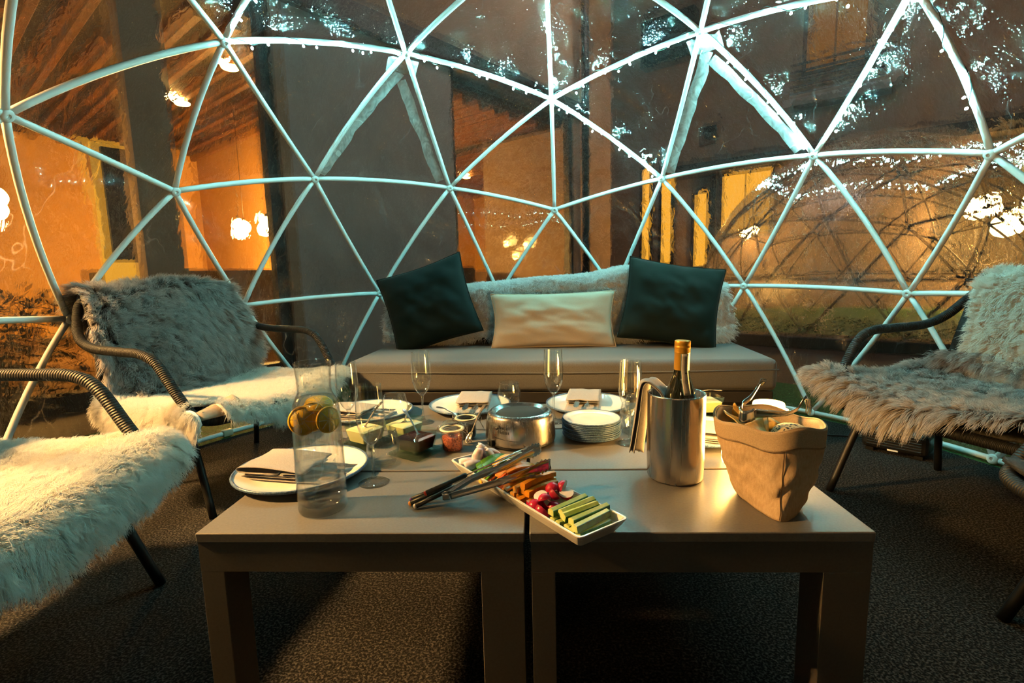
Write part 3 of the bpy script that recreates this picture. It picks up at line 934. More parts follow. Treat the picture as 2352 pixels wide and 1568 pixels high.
# hedge strip between the two igloos
hd = thing('hedge', 'low dark green hedge strip in the courtyard behind the right armchair', 'hedge', (3.55, 3.55, 0), -0.55)
box('planter', -1.9, 1.9, -0.16, 0.16, -0.03, 0.10, 'room_dark', hd, 0.01, 1)
V, F = [], []
rs = random.Random(5)
for i in range(2600):
    x = rs.uniform(-1.88, 1.88); y = rs.uniform(-0.17, 0.17); z = rs.uniform(0.08, 0.26 + 0.04 * math.sin(x * 7))
    a, b = rs.uniform(0, 6.28), rs.uniform(-0.8, 0.8)
    l = rs.uniform(0.025, 0.05)
    d = Vector((math.cos(a) * math.cos(b), math.sin(a) * math.cos(b), math.sin(b)))
    s = d.cross(Vector((0, 0, 1))).normalized() * l * .3
    p = Vector((x, y, z)); k = len(V)
    V += [p, p + d * l * .5 + s, p + d * l, p + d * l * .5 - s]
    F.append((k, k + 1, k + 2, k + 3))
lf = pyd('leaves', V, F, 'hedge_dark', hd, False); lf['kind'] = 'stuff'

# ------------------------------------------------------------------ fur
def fur(name, parent, S, inside, bbox, n, length, radius, hair_mat, skin_mat, flow=None, flip=False, lift=0.75, grav=0.35, clump=0.5, cell=0.022, seedv=1, center=(0, 0), res=0.02, thick=0.008, curl=0.15, edge_out=0.7):
    """S(a,b): arrays of flat hide coordinates (m) -> Nx3 points; returns the skin, with its fleece as a child"""
    rg = np.random.default_rng(seedv)
    a0, a1, b0, b1 = bbox
    na, nb_ = int((a1 - a0) / res) + 1, int((b1 - b0) / res) + 1
    ga, gb = np.meshgrid(np.linspace(a0, a1, na + 1), np.linspace(b0, b1, nb_ + 1))
    P = S(ga.ravel(), gb.ravel())
    ca = (ga[:-1, :-1] + ga[1:, 1:]) / 2; cb = (gb[:-1, :-1] + gb[1:, 1:]) / 2
    m = inside(ca.ravel(), cb.ravel()).reshape(ca.shape)
    w = na + 1
    F = [(j * w + i, j * w + i + 1, (j + 1) * w + i + 1, (j + 1) * w + i) for j in range(nb_) for i in range(na) if m[j, i]]
    used = sorted({k for f in F for k in f}); remap = {k: i for i, k in enumerate(used)}
    sk = pyd(name, P[used], [tuple(remap[k] for k in f) for f in F], skin_mat, parent)
    md = sk.modifiers.new('thickness', 'SOLIDIFY'); md.thickness = thick; md.offset = 1 if flip else -1
    A, B = [], []
    tot = 0
    while tot < n:
        a = rg.uniform(a0, a1, n); b = rg.uniform(b0, b1, n); k = inside(a, b)
        A.append(a[k]); B.append(b[k]); tot += k.sum()
        if k.sum() == 0: break
    a = np.concatenate(A)[:n]; b = np.concatenate(B)[:n]; n = len(a)
    e = 0.004
    p = S(a, b); ta = (S(a + e, b) - S(a - e, b)); tb = (S(a, b + e) - S(a, b - e))
    ta /= np.linalg.norm(ta, axis=1, keepdims=True) + 1e-9; tb /= np.linalg.norm(tb, axis=1, keepdims=True) + 1e-9
    N = np.cross(ta, tb); N /= np.linalg.norm(N, axis=1, keepdims=True) + 1e-9
    if flip: N = -N
    # near the rim the fleece lies outwards
    da, db = a - center[0], b - center[1]
    dl = np.sqrt(da * da + db * db) + 1e-6
    step = 0.05
    rim = (~inside(a + da / dl * step, b + db / dl * step)).astype(float)
    fx = np.zeros(n); fy = np.zeros(n)
    if flow is not None: fx, fy = flow(a, b)
    fx = fx + rim * da / dl * edge_out; fy = fy + rim * db / dl * edge_out
    # clumps
    ci = np.floor(a / cell + 0.35 * np.sin(b / cell * 0.9)).astype(int); cj = np.floor(b / cell + 0.35 * np.sin(a / cell * 0.8)).astype(int)
    h = (ci * 73856093) ^ (cj * 19349663)
    def hr(s): return (np.abs(np.sin(h * 12.9898 + s * 78.233) * 43758.5453) % 1.0)
    seed_a = (ci + 0.5) * cell; seed_b = (cj + 0.5) * cell
    cu, cv = hr(1) - .5, hr(2) - .5
    L = length * (0.75 + 0.35 * hr(3) + 0.25 * (rg.random(n) - .5))
    rnd = rg.normal(0, 1, (n, 3))
    D = N * lift + ta * (fx + cu * 0.9)[:, None] + tb * (fy + cv * 0.9)[:, None] + rnd * curl
    D /= np.linalg.norm(D, axis=1, keepdims=True)
    pull = (ta * ((seed_a - a))[:, None] + tb * ((seed_b - b))[:, None]) * clump
    G = np.array([0, 0, -1.0])
    K = 5
    pts = np.zeros((n, K, 3))
    for k in range(K):
        t = k / (K - 1)
        wob = rnd[:, ::-1] * (curl * 0.25) * math.sin(t * 4.0)
        pts[:, k] = p + D * (L * t)[:, None] + G * (grav * L * t * t)[:, None] + pull * (t ** 1.3) + wob * L[:, None]
    hc = bpy.data.hair_curves.new('fleece')
    hc.add_curves([K] * n)
    hc.attributes['position'].data.foreach_set('vector', pts.astype(np.float32).ravel())
    ra = hc.attributes.get('radius') or hc.attributes.new('radius', 'FLOAT', 'POINT')
    rr = np.tile(np.array([1.0, 0.95, 0.8, 0.55, 0.12], dtype=np.float32) * radius, n)
    ra.data.foreach_set('value', rr)
    hc.materials.append(MATS[hair_mat])
    ho = bpy.data.objects.new('fleece', hc); COL.objects.link(ho); ho.parent = sk
    ho['kind'] = 'stuff'
    return sk

def bend1(d, r):
    """distance d past an edge -> (outward, down)"""
    d = np.maximum(d, 0); th = np.minimum(d / r, PI / 2)
    return r * np.sin(th), r * (1 - np.cos(th)) + np.maximum(d - r * PI / 2, 0)

# ------------------------------------------------------------------ sofa
SO = (0.016, 0.631, 0)
sofa = thing('sofa', 'low grey-brown sofa with a thick seat cushion at the back of the igloo', 'sofa', SO, 0.019)
box('base', -0.955, 0.955, 0.03, 0.74, 0.0, 0.245, 'sofa_base', sofa, 0.004)
box('base_rail', -0.972, 0.972, 0.008, 0.75, 0.245, 0.298, 'sofa_base', sofa, 0.004)
cu = box('seat_cushion', -0.985, 0.985, -0.008, 0.66, 0.300, 0.445, 'sofa_cushion', sofa, 0.028, 4)
for p in cu.data.polygons: p.use_smooth = True
# soft crown on the cushion top
for v in cu.data.vertices:
    pass
tube('piping', [(-0.985, -0.006, 0.398), (-0.5, -0.0105, 0.392), (0, -0.0105, 0.389), (0.5, -0.0105, 0.392), (0.985, -0.006, 0.398)], 0.0035, 'sofa_cushion', sofa, 6)
box('backrest', -0.90, 0.90, 0.575, 0.73, 0.40, 0.775, 'sofa_base', sofa, 0.03, 3)

def throw_S(a, b):
    # b: 0 at the seat, up the front of the backrest, over the top, down behind
    hgt = 0.785 + 0.030 * np.sin(a * 2.6 + 0.9) + 0.045 * np.exp(-((a - 0.42) / 0.16) ** 2) - 0.03 * np.exp(-((np.abs(a) - 0.93) / 0.10) ** 2)
    up = hgt - 0.47
    y = np.where(b < up, 0.565 - 0.03 * (1 - b / up) * (np.abs(a) > .8), 0.565 + np.minimum(b - up, 0.17))
    z = np.where(b < up, 0.47 + b, hgt - np.maximum(b - up - 0.15, 0) * 0.9)
    corner = np.clip(1 - np.abs(b - up) / 0.05, 0, 1)
    z = z - corner * 0.012; y = y + corner * 0.008
    bulge = 0.012 * np.sin(a * 9 + b * 6)
    x = a * (1 - 0.0 * b)
    return np.stack([x, y - 0.02 + bulge * (b < up) - 0.02 * (b < 0.06), z], -1)
def throw_in(a, b):
    return (np.abs(a) < 0.945 + 0.02 * np.sin(b * 17)) & (b > 0.0 + 0.02 * np.sin(a * 13)) & (b < 0.60)
th_ = thing('fur_throw', 'white plush fur throw draped over the sofa back', 'throw', SO, 0.019)
fur('hide', th_, throw_S, throw_in, (-0.97, 0.97, -0.02, 0.60), 60000, 0.034, 0.0009, 'fur_plush', 'hide_white', lift=0.8, grav=0.35, clump=0.6, cell=0.03, seedv=3, center=(0, 0.3), curl=0.35)

def pillow(name, label, w, h, t, mat, loc, rx, ry, rz, seedv, group=None, hem=False):
    def fn(sign):
        def g(u, v):
            a, b = 2 * u - 1, 2 * v - 1
            ex = 1 - 0.07 * math.cos(b * PI / 2); ez = 1 - 0.07 * math.cos(a * PI / 2)
            th = t / 2 * (max(0, 1 - abs(a) ** 2.6) ** .55) * (max(0, 1 - abs(b) ** 2.6) ** .55)
            wr = 0.010 * vnoise(a * 4, b * 4, seedv) * (1 - abs(a) ** 4) * (1 - abs(b) ** 4) + 0.004 * vnoise(a * 11 + b * 5, b * 9, seedv + 3) * (1 - a * a) * (1 - b * b)
            # creases running in from the corners
            cr = 0.006 * math.sin((a * b) * 16 + seedv) * (abs(a) * abs(b)) * (1 - abs(a) ** 6) * (1 - abs(b) ** 6)
            return (a * w / 2 * ex, sign * (th + wr + cr), b * h / 2 * ez)
        return g
    root = thing(name, label, 'cushion', loc, 0, group)
    root.rotation_euler = (rx, ry, rz)
    n = 36
    V, F = [], []
    f, bk = fn(-1), fn(1)
    for j in range(n + 1):
        for i in range(n + 1): V.append(f(i / n, j / n))
    off = len(V)
    for j in range(n + 1):
        for i in range(n + 1): V.append(bk(i / n, j / n))
    w_ = n + 1
    for j in range(n):
        for i in range(n):
            q = (j * w_ + i, j * w_ + i + 1, (j + 1) * w_ + i + 1, (j + 1) * w_ + i)
            F.append(q); F.append(tuple(off + k for k in q)[::-1])
    me = bpy.data.meshes.new('cover'); me.from_pydata(V, [], F)
    bm = bmesh.new(); bm.from_mesh(me); bmesh.ops.remove_doubles(bm, verts=bm.verts, dist=0.0006); bm.to_mesh(me); bm.free()
    link('cover', me, mat, root)
    rim = [f(i / n, 0) for i in range(n)] + [f(1, j / n) for j in range(n)] + [f(1 - i / n, 1) for i in range(n)] + [f(0, 1 - j / n) for j in range(n)]
    tube('seam', rim, 0.0028, mat, root, 6, closed=True)
    if hem:
        box('zip_flap', -w * .44, w * .44, -0.008, 0.0, -h * .485, -h * .44, mat, root, 0.003, 1)
    return root
pillow('cushion', 'dark teal velvet cushion tipped on its corner at the left of the sofa', 0.50, 0.46, 0.17, 'velvet_green', (-0.682, 1.085, 0.682), -0.22, -0.30, 0.05, 2, 'cushions on the sofa')
pillow('cushion', 'dark olive velvet cushion leaning at the right of the sofa', 0.50, 0.45, 0.17, 'velvet_olive', (0.625, 1.085, 0.668), -0.32, 0.17, -0.06, 5, 'cushions on the sofa')
pillow('cushion', 'cream rectangular lumbar cushion in the middle of the sofa', 0.67, 0.30, 0.13, 'linen_cream', (0.0, 1.075, 0.590), -0.18, -0.01, 0.02, 8, 'cushions on the sofa', hem=True)

# ------------------------------------------------------------------ armchairs: rope-wound tube, woven shell, four legs
SEATP = [(0.315, 0.362), (0.16, 0.352), (0.0, 0.342), (-0.16, 0.336), (-0.245, 0.352), (-0.29, 0.42), (-0.345, 0.56), (-0.405, 0.70), (-0.45, 0.80)]
def make_chair():
    t = thing('armchair', 'armchair', 'armchair')
    half = [(0.0, -0.465, 0.800), (0.20, -0.460, 0.797), (0.290, -0.435, 0.770), (0.335, -0.390, 0.705), (0.368, -0.320, 0.635), (0.378, -0.22, 0.603), (0.380, -0.05, 0.597), (0.378, 0.07, 0.592), (0.372, 0.145, 0.555), (0.362, 0.225, 0.445), (0.348, 0.285, 0.375), (0.300, 0.322, 0.355), (0.15, 0.328, 0.353), (0.0, 0.329, 0.352)]
    loop = half + [(-x, y, z) for (x, y, z) in half[-2:0:-1]]
    tube('rope_frame', catmull(loop, 5, True), 0.0175, 'rope_black', t, 10, closed=True)
    prof = catmull([(y, z) for y, z in SEATP], 4)
    def shell(u, v):
        k = v * (len(prof) - 1); i = min(int(k), len(prof) - 2); f_ = k - i
        y, z = prof[i] * (1 - f_) + prof[i + 1] * f_
        hw_ = 0.345 if z < 0.36 else 0.345 - 0.04 * min(1, (z - .36) / .45)
        a = 2 * u - 1
        cup = 0.03 * a * a if z < 0.40 else 0.0
        wrap = 0.05 * a * a * max(0, min(1, (z - .38) / .3))
        return (a * hw_, y + wrap, z + cup)
    grid_mesh('woven_shell', shell, 24, 32, 'weave_black', t, 0.012)
    for sx in (-1, 1):
        tube('side_rail', [(sx * 0.335, 0.29, 0.352), (sx * 0.338, 0.0, 0.348), (sx * 0.325, -0.25, 0.345)], 0.011, 'metal_black', t, 8)
        for (y0, y1) in ((0.14, 0.29), (-0.20, -0.29)):
            tube('leg', catmull([(sx * 0.20, y0, 0.334), (sx * 0.27, y0, 0.330), (sx * 0.302, y0 + (y1 - y0) * .2, 0.295), (sx * 0.312, y0 + (y1 - y0) * .5, 0.2), (sx * 0.330, y1, 0.0)], 4), 0.0135, 'metal_black', t, 8)
    tube('cross_bar', [(-0.25, 0.14, 0.333), (0.25, 0.14, 0.333)], 0.010, 'metal_black', t, 8)
    tube('cross_bar', [(-0.25, -0.20, 0.333), (0.25, -0.20, 0.333)], 0.010, 'metal_black', t, 8)
    return t
def face(fx, fy): return math.atan2(fy, fx) - PI / 2      # local +y faces (fx, fy)
CH = [((-1.365, 0.335, 0), face(0.95, -0.30)), ((-1.325, -0.800, 0), face(0.99, 0.08)), ((1.46, 0.105, 0), face(-0.916, -0.40)), ((1.37, -0.78, 0), face(-0.99, 0.08))]
LBL = ['black rope-wound armchair with a grey sheepskin over its back, left of the sofa', 'black rope-wound armchair cropped by the left edge, nearest the camera', 'black rope-wound armchair with a grey sheepskin seat, right of the sofa', 'black armchair at the right edge showing only a front leg']
ch0 = make_chair(); ch0.location = CH[0][0]; ch0.rotation_euler = (0, 0, CH[0][1]); ch0['label'] = LBL[0]; ch0['group'] = 'armchairs round the table'
for i in (1, 2, 3):
    dup(ch0, CH[i][0], CH[i][1], LBL[i], 'armchairs round the table')

def seat_z(y): return np.interp(y, [-0.245, -0.16, 0.0, 0.16, 0.315], [0.352, 0.336, 0.342, 0.352, 0.362])
def seat_S(lift=0.022, xe=0.335, r=0.035, yf=0.315, wav=0.010, flare=0.0):
    def S(a, b):
        ox, dx = bend1(np.abs(a) - xe, r); oy, dy = bend1(b - yf, r + 0.01)
        x = np.sign(a) * (np.minimum(np.abs(a), xe) + ox * 1.0 + flare * dx)
        y = np.minimum(b, yf) + oy + flare * dy
        rear = np.maximum(-0.235 - b, 0)
        z = seat_z(np.clip(b, -0.245, 0.315)) + 0.03 * (np.minimum(np.abs(a), xe) / 0.345) ** 2 + lift - dx - dy + rear * 0.9
        y = np.where(b < -0.235, -0.235 - rear * 0.35, y)
        z = z + wav * np.sin(a * 9 + 1) * np.cos(b * 8)
        return np.stack([x, y, z], -1)
    return S
def hide_outline(ca, cb, ra, rb, sq_=3.0, wob=0.06, seedv=0):
    def f(a, b):
        u = (a - ca) / ra; v = (b - cb) / rb
        th = np.arctan2(v, u)
        rr = (np.abs(u) ** sq_ + np.abs(v) ** sq_) ** (1 / sq_)
        return rr < 1 + wob * np.sin(3 * th + seedv) + wob * 0.6 * np.sin(7 * th + 2 * seedv)
    return f
back_curve = catmull([(-0.19, 0.375), (-0.235, 0.395), (-0.275, 0.45), (-0.335, 0.60), (-0.39, 0.71), (-0.43, 0.79), (-0.46, 0.822), (-0.495, 0.815), (-0.52, 0.77), (-0.535, 0.67), (-0.545, 0.53)], 8)
_bc = np.array(back_curve); _bl = np.r_[0, np.cumsum(np.linalg.norm(np.diff(_bc, axis=0), axis=1))]
def back_S(lift=0.012, xe=0.33):
    def S(a, b):
        bb = np.clip(b, 0, _bl[-1])
        y = np.interp(bb, _bl, _bc[:, 0]); z = np.interp(bb, _bl, _bc[:, 1])
        over = np.clip((bb - 0.50) / 0.05, 0, 1)
        wrap = 0.05 * (a / 0.33) ** 2 * np.clip((z - .38) / .3, 0, 1) * (1 - over * 0.5)
        ox, dx = bend1(np.abs(a) - xe, 0.04)
        x = np.sign(a) * (np.minimum(np.abs(a), xe) + ox)
        y = y + wrap + lift - dx * 1.0
        z = z + 0.012 * np.sin(a * 11 + b * 5)
        return np.stack([x, y, z], -1)
    return S

def skin_thing(label, chair, group='sheepskins on the armchairs'):
    return thing('sheepskin', label, 'sheepskin', CH[chair][0], CH[chair][1], group)
# chair left of the sofa: white seat skin spilling over the near side, grey skin over the back
t = skin_thing('white sheepskin on the seat of the left armchair beside the sofa, one edge folded up', 0)
def s1in(a, b): return hide_outline(0.07, 0.06, 0.47, 0.36, 3.0, 0.05, 1)(a, b) & ~((np.abs(a - 0.335) < 0.055) & (b > 0.27))
fur('hide', t, seat_S(0.026, 0.345, 0.05, 0.30), s1in, (-0.45, 0.60, -0.34, 0.46), 80000, 0.034, 0.00055, 'fur_white', 'hide_white', flow=lambda a, b: (0.25 * np.sign(a), 0.25 + 0 * b), lift=0.9, grav=0.35, clump=0.3, cell=0.022, curl=0.4, seedv=21, center=(0.07, 0.05))
# bare hide of the folded edge
def fold(u, v):
    x = 0.20 + 0.16 * u; y = 0.350 - 0.075 * v * (1 - 0.5 * u) - 0.02 * u
    z = 0.372 + 0.050 * v * (1 - u * .6) + 0.012 * math.sin(v * PI)
    return (x, y, z)
fo = grid_mesh('folded_edge', fold, 10, 8, 'hide_cream', t, 0.004)
fo['label'] = 'bare cream hide of the folded-up edge'
t = skin_thing('grey long-haired sheepskin draped over the back of the left armchair beside the sofa', 0)
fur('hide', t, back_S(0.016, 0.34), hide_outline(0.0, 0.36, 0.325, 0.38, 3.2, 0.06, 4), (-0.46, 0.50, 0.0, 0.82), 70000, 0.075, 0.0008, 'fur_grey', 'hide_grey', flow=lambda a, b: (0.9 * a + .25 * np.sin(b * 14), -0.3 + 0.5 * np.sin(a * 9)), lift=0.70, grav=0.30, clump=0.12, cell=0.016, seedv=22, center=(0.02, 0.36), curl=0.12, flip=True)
# chair nearest the camera: white skin on the seat
t = skin_thing('large white sheepskin on the armchair cropped by the left edge', 1)
fur('hide', t, seat_S(0.028, 0.36, 0.05, 0.30, 0.008), hide_outline(0.0, 0.06, 0.43, 0.37, 4.0, 0.045, 2), (-0.50, 0.50, -0.34, 0.48), 110000, 0.042, 0.00055, 'fur_white', 'hide_white', flow=lambda a, b: (0.1 * np.sign(a), 0.45 + 0 * b), lift=0.8, grav=0.45, clump=0.35, cell=0.024, curl=0.35, seedv=23, center=(0, 0.02))
# right chair: grey skin on the seat, white one on the back
t = skin_thing('grey long-haired sheepskin hanging over the seat front of the right armchair', 2)
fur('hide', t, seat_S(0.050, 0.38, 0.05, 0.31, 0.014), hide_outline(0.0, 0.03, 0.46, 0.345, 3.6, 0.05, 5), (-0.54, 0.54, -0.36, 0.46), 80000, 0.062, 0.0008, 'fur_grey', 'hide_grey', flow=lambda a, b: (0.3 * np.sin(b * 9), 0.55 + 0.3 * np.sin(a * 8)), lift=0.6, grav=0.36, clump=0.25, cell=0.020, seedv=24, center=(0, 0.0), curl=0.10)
t = skin_thing('cream short-haired sheepskin on the back of the right armchair', 2)
fur('hide', t, back_S(0.018, 0.30), hide_outline(0.0, 0.33, 0.28, 0.34, 3.0, 0.05, 6), (-0.36, 0.36, 0.0, 0.74), 40000, 0.034, 0.0008, 'fur_white', 'hide_white', flow=lambda a, b: (0.5 * a, -0.2 + 0 * b), lift=0.8, grav=0.25, clump=0.5, cell=0.03, seedv=25, center=(0, 0.33), flip=True, curl=0.3)
# chair at the right edge: grey skin
t = skin_thing('grey sheepskin on the armchair at the right edge', 3)
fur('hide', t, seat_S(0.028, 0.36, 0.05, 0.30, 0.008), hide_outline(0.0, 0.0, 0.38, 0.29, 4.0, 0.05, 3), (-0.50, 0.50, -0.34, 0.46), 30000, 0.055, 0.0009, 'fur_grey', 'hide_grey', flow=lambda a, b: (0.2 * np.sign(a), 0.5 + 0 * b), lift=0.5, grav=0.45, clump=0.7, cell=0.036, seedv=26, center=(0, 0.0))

# ------------------------------------------------------------------ black fan heater on the carpet
ht = thing('fan_heater', 'small black heater on the carpet under the right armchair', 'heater', (1.56, 0.735, 0), -0.75)
box('body', -0.125, 0.125, -0.06, 0.06, 0.012, 0.115, 'heater_black', ht, 0.025, 3)
for i in range(6):
    box('grille_slat', -0.10, 0.10, -0.066, -0.058, 0.032 + i * 0.012, 0.037 + i * 0.012, 'metal_black', ht, 0.001, 1)
for sx in (-1, 1): box('foot', sx * .09 - .015, sx * .09 + .015, -0.05, 0.05, 0, 0.014, 'metal_black', ht)
box('badge', -0.02, 0.02, -0.0665, -0.0655, 0.018, 0.025, 'print_white', ht)
tube('cable', catmull([(-0.12, 0.03, 0.03), (-0.2, 0.08, 0.008), (-0.32, 0.02, 0.006), (-0.45, 0.10, 0.006)], 6), 0.004, 'metal_black', ht, 6)

# ------------------------------------------------------------------ two low tables side by side
TO = (-0.578, -0.875, 0.0); TR = math.atan2(0.0687, 0.9976)
def low_table(x0, x1, lw0, lw1, label):
    c = (x0 + x1) / 2; rx, ry = rot2(c, 0.435, TR)
    t = thing('coffee_table', label, 'table', (TO[0] + rx, TO[1] + ry, 0), TR, 'low tables side by side')
    a, b = x0 - c, x1 - c
    ys = ((-0.435, -0.158), (-0.151, 0.150), (0.157, 0.435))
    for (y0, y1) in ys:
        box('board', a, b, y0, y1, TAB - 0.018, TAB, 'table_grey', t, 0.0016, 1)
    az0, az1 = TAB - 0.074, TAB - 0.018
    f = box('apron', a + .002, b - .002, -0.433, -0.408, az0, az1, 'table_frame', t)
    box('apron', a + .002, b - .002, 0.408, 0.433, az0, az1, 'table_frame', t)
    box('apron', a + .002, a + .027, -0.408, 0.408, az0, az1, 'table_frame', t)
    box('apron', b - .027, b - .002, -0.408, 0.408, az0, az1, 'table_frame', t)
    for (q0, q1) in ((a + .002, a + .002 + lw0), (b - .002 - lw1, b - .002)):
        for (y0, y1) in ((-0.433, -0.36), (0.36, 0.433)):
            box('leg', q0, q1, y0, y1, 0.0, az0, 'table_frame', t, 0.001, 1)
    return t
low_table(0.0, 0.5865, 0.043, 0.076, 'low grey-brown coffee table with boarded top, the left of two')
low_table(0.5955, 1.178, 0.042, 0.080, 'low grey-brown coffee table with boarded top, the right of two')

# ------------------------------------------------------------------ glasses
def make_flute():
    t = thing('champagne_flute', 'flute', 'glass')
    bowl = [(0.0035, 0.084), (0.010, 0.090), (0.019, 0.103), (0.0265, 0.122), (0.0300, 0.145), (0.0295, 0.175), (0.0275, 0.205), (0.0265, 0.219)]
    o = smooth_prof(bowl, 4)
    inner = [(max(0.0, r - 0.0009), z + 0.0006) for r, z in o[3:]][::-1]
    lathe('bowl', o + [(0.0261, 0.2195)] + inner + [(0, 0.0885)], 'glass_thin', t, 40)
    stem = smooth_prof([(0.0, 0.0875), (0.006, 0.0865), (0.0042, 0.078), (0.0032, 0.055), (0.0036, 0.025), (0.006, 0.011)], 4)
    lathe('stem', stem + [(0.0, 0.0105)], 'glass_solid', t, 24)
    foot = smooth_prof([(0.006, 0.011), (0.014, 0.0062), (0.033, 0.0022)], 4)
    lathe('foot', foot + [(0.0335, 0.0012), (0.0325, 0.0), (0, 0.0)], 'glass_thin', t, 36)
    return t
fl0 = make_flute(); fl0['group'] = 'champagne flutes on the tables'
FL = [((-0.338, -0.641), 'champagne flute standing just right of the water carafe'), ((-0.514, -0.365), 'champagne flute behind the carafe beside the left armchair'), ((-0.357, -0.194), 'champagne flute in front of the teal cushion, left of the hotplate'), ((0.040, -0.173), 'champagne flute right behind the steel hotplate'), ((0.242, -0.361), 'champagne flute between the small plates and the steel wine cooler')]
for i, (p, l) in enumerate(FL):
    if i == 0: fl0.location = (p[0], p[1], TAB); fl0['label'] = l
    else: dup(fl0, (p[0], p[1], TAB), i * 0.7, l)

def make_tumbler():
    t = thing('tumbler', 'tumbler', 'glass')
    o = smooth_prof([(0.020, 0.0005), (0.0265, 0.003), (0.034, 0.018), (0.0385, 0.036), (0.0375, 0.058), (0.0325, 0.085)], 5)
    inner = [(max(0, r - 0.0013), z + 0.0008) for r, z in o if z > 0.010][::-1]
    lathe('wall', o + [(0.0318, 0.0855)] + inner, 'glass_thin', t, 40)
    lathe('base', [(0, 0.0003), (0.020, 0.0003), (0.0262, 0.003), (0.0295, 0.0085), (0.024, 0.0085), (0.012, 0.0065), (0, 0.006)], 'glass_solid', t, 36)
    return t
tm0 = make_tumbler(); tm0['group'] = 'stemless tumblers on the tables'
TM = [((-0.447, -0.185), 'stemless tumbler in front of the far left plate'), ((-0.355, -0.535), 'stemless tumbler behind the flute near the carafe, with a thick base'), ((-0.114, -0.010), 'stemless tumbler behind the hotplate between two plates'), ((0.262, -0.277), 'stemless tumbler just behind the stack of small plates'), ((0.285, -0.185), 'stemless tumbler farthest back beside the wine cooler')]
for i, (p, l) in enumerate(TM):
    if i == 0: tm0.location = (p[0], p[1], TAB); tm0['label'] = l
    else: dup(tm0, (p[0], p[1], TAB), i * 0.7, l)

# ------------------------------------------------------------------ water carafe with lemon
cf = thing('water_carafe', 'tall glass carafe of water with lemon slices at the left front', 'carafe', (-0.392, -0.766, TAB))
outer = smooth_prof([(0.040, 0.0), (0.0448, 0.004), (0.0460, 0.02), (0.0455, 0.10), (0.0445, 0.165), (0.0435, 0.195), (0.0400, 0.213), (0.0330, 0.228), (0.0305, 0.238), (0.0315, 0.262), (0.0340, 0.289)], 4)
inner = [(r - 0.0016, max(z, 0.010)) for r, z in outer if z > 0.006][::-1]
lathe('glass_wall', outer + [(0.0332, 0.2898)] + inner[:-1], 'glass_thin', cf, 56)
lathe('glass_base', [(0, 0.0), (0.040, 0.0), (0.0446, 0.004), (0.0455, 0.011), (0.030, 0.0095), (0, 0.0085)], 'glass_solid', cf, 48)
wprof = [(0, 0.0115)] + [(0.030, 0.012)] + [(r - 0.0018, z) for r, z in outer if 0.014 < z < 0.222] + [(0.0345, 0.2225), (0, 0.2225)]
lathe('water', wprof, 'water', cf, 56)
# water drops inside the neck
drop_me = lathe_mesh('drop', [(0, -0.0015), (0.0013, -0.0006), (0.0012, 0.0008), (0, 0.0018)], 8)
for k in range(9):
    a = random.uniform(-PI, 0); z = random.uniform(0.245, 0.275)
    d = link('drop', drop_me, 'glass_solid', cf); rr = 0.0300 + (z - .245) * .06
    d.location = (rr * math.cos(a), rr * math.sin(a), z)
def lemon(loc, rot, r, label):
    t = thing('lemon_slice', label, 'lemon slice', loc, 0, 'lemon slices in the carafe'); t.rotation_euler = rot
    lathe('flesh', [(0, -0.0028), (r * .86, -0.0028), (r * .86, 0.0028), (0, 0.0028)], 'lemon_flesh', t, 32)
    lathe('rind', [(r * .86, -0.003), (r * .96, -0.003), (r, -0.001), (r, 0.001), (r * .96, 0.003), (r * .86, 0.003)], 'lemon_rind', t, 32)
    for k in range(8):
        a = 2 * PI * k / 8
        s = box('membrane', 0.002, r * .84, -0.0005, 0.0005, -0.0032, 0.0032, 'lemon_pith', t); s.rotation_euler = (0, 0, a)
        c, sn = math.cos(a), math.sin(a); m_ = (0.002 + r * .84) / 2; s.location = (m_ * c, m_ * sn, 0)
cx, cy_ = -0.392, -0.766
lemon((cx - 0.016, cy_ - 0.020, TAB + 0.182), (1.35, 0.15, 0.30), 0.027, 'lemon slice facing the camera at the left of the carafe')
lemon((cx - 0.004, cy_ - 0.009, TAB + 0.186), (1.25, 0.25, 0.55), 0.027, 'lemon slice tucked behind the front left one in the carafe')
lemon((cx + 0.026, cy_ - 0.006, TAB + 0.180), (1.45, 0.1, 1.05), 0.025, 'lemon slice seen edge-on at the right of the carafe')
lemon((cx + 0.004, cy_ + 0.006, TAB + 0.207), (0.35, 0.2, 0.2), 0.026, 'lemon slice floating at the water surface of the carafe')

# ------------------------------------------------------------------ plates, napkins, cutlery
def make_plate(r, name='dinner_plate', h=0.021):
    t = thing(name, 'plate', 'plate')
    top_ = smooth_prof([(0.0, 0.0055), (r * .45, 0.0055), (r * .66, 0.0065), (r * .80, h * .55), (r * .93, h * .85), (r * .985, h)], 4)
    bot = [(r * .97, h * .82), (r * .78, h * .35), (r * .60, 0.0010), (r * .55, 0.0), (0, 0.0)]
    lathe('dish', top_ + [(r * .985, h)] + [(r * .97, h * .82)] + bot[1:], 'plate_white', t, 64)
    lathe('blue_rim', smooth_prof([(r * .960, h * .985), (r * .985, h * 1.06), (r * 1.002, h * .95), (r * .995, h * .78), (r * .965, h * .66)], 3), 'plate_blue', t, 64)
    return t
dp0 = make_plate(0.146); dp0['group'] = 'dinner plates on the tables'
DP = [((-0.522, -0.605), 'large white plate with a blue rim behind the carafe at the left front'), ((-0.552, -0.125), 'white plate with a blue rim at the far left of the table'), ((-0.243, -0.035), 'white plate with a blue rim at the back, left of the hotplate'), ((0.145, -0.015), 'white plate with a blue rim at the back, behind the stacked plates'), ((0.425, -0.295), 'white plate with a blue rim behind the wine cooler and candles')]
for i, (p, l) in enumerate(DP):
    if i == 0: dp0.location = (p[0], p[1], TAB); dp0['label'] = l
    else:
        q = dup(dp0, (p[0], p[1], TAB), i * 1.1, l); q.scale = (0.93, 0.93, 1)

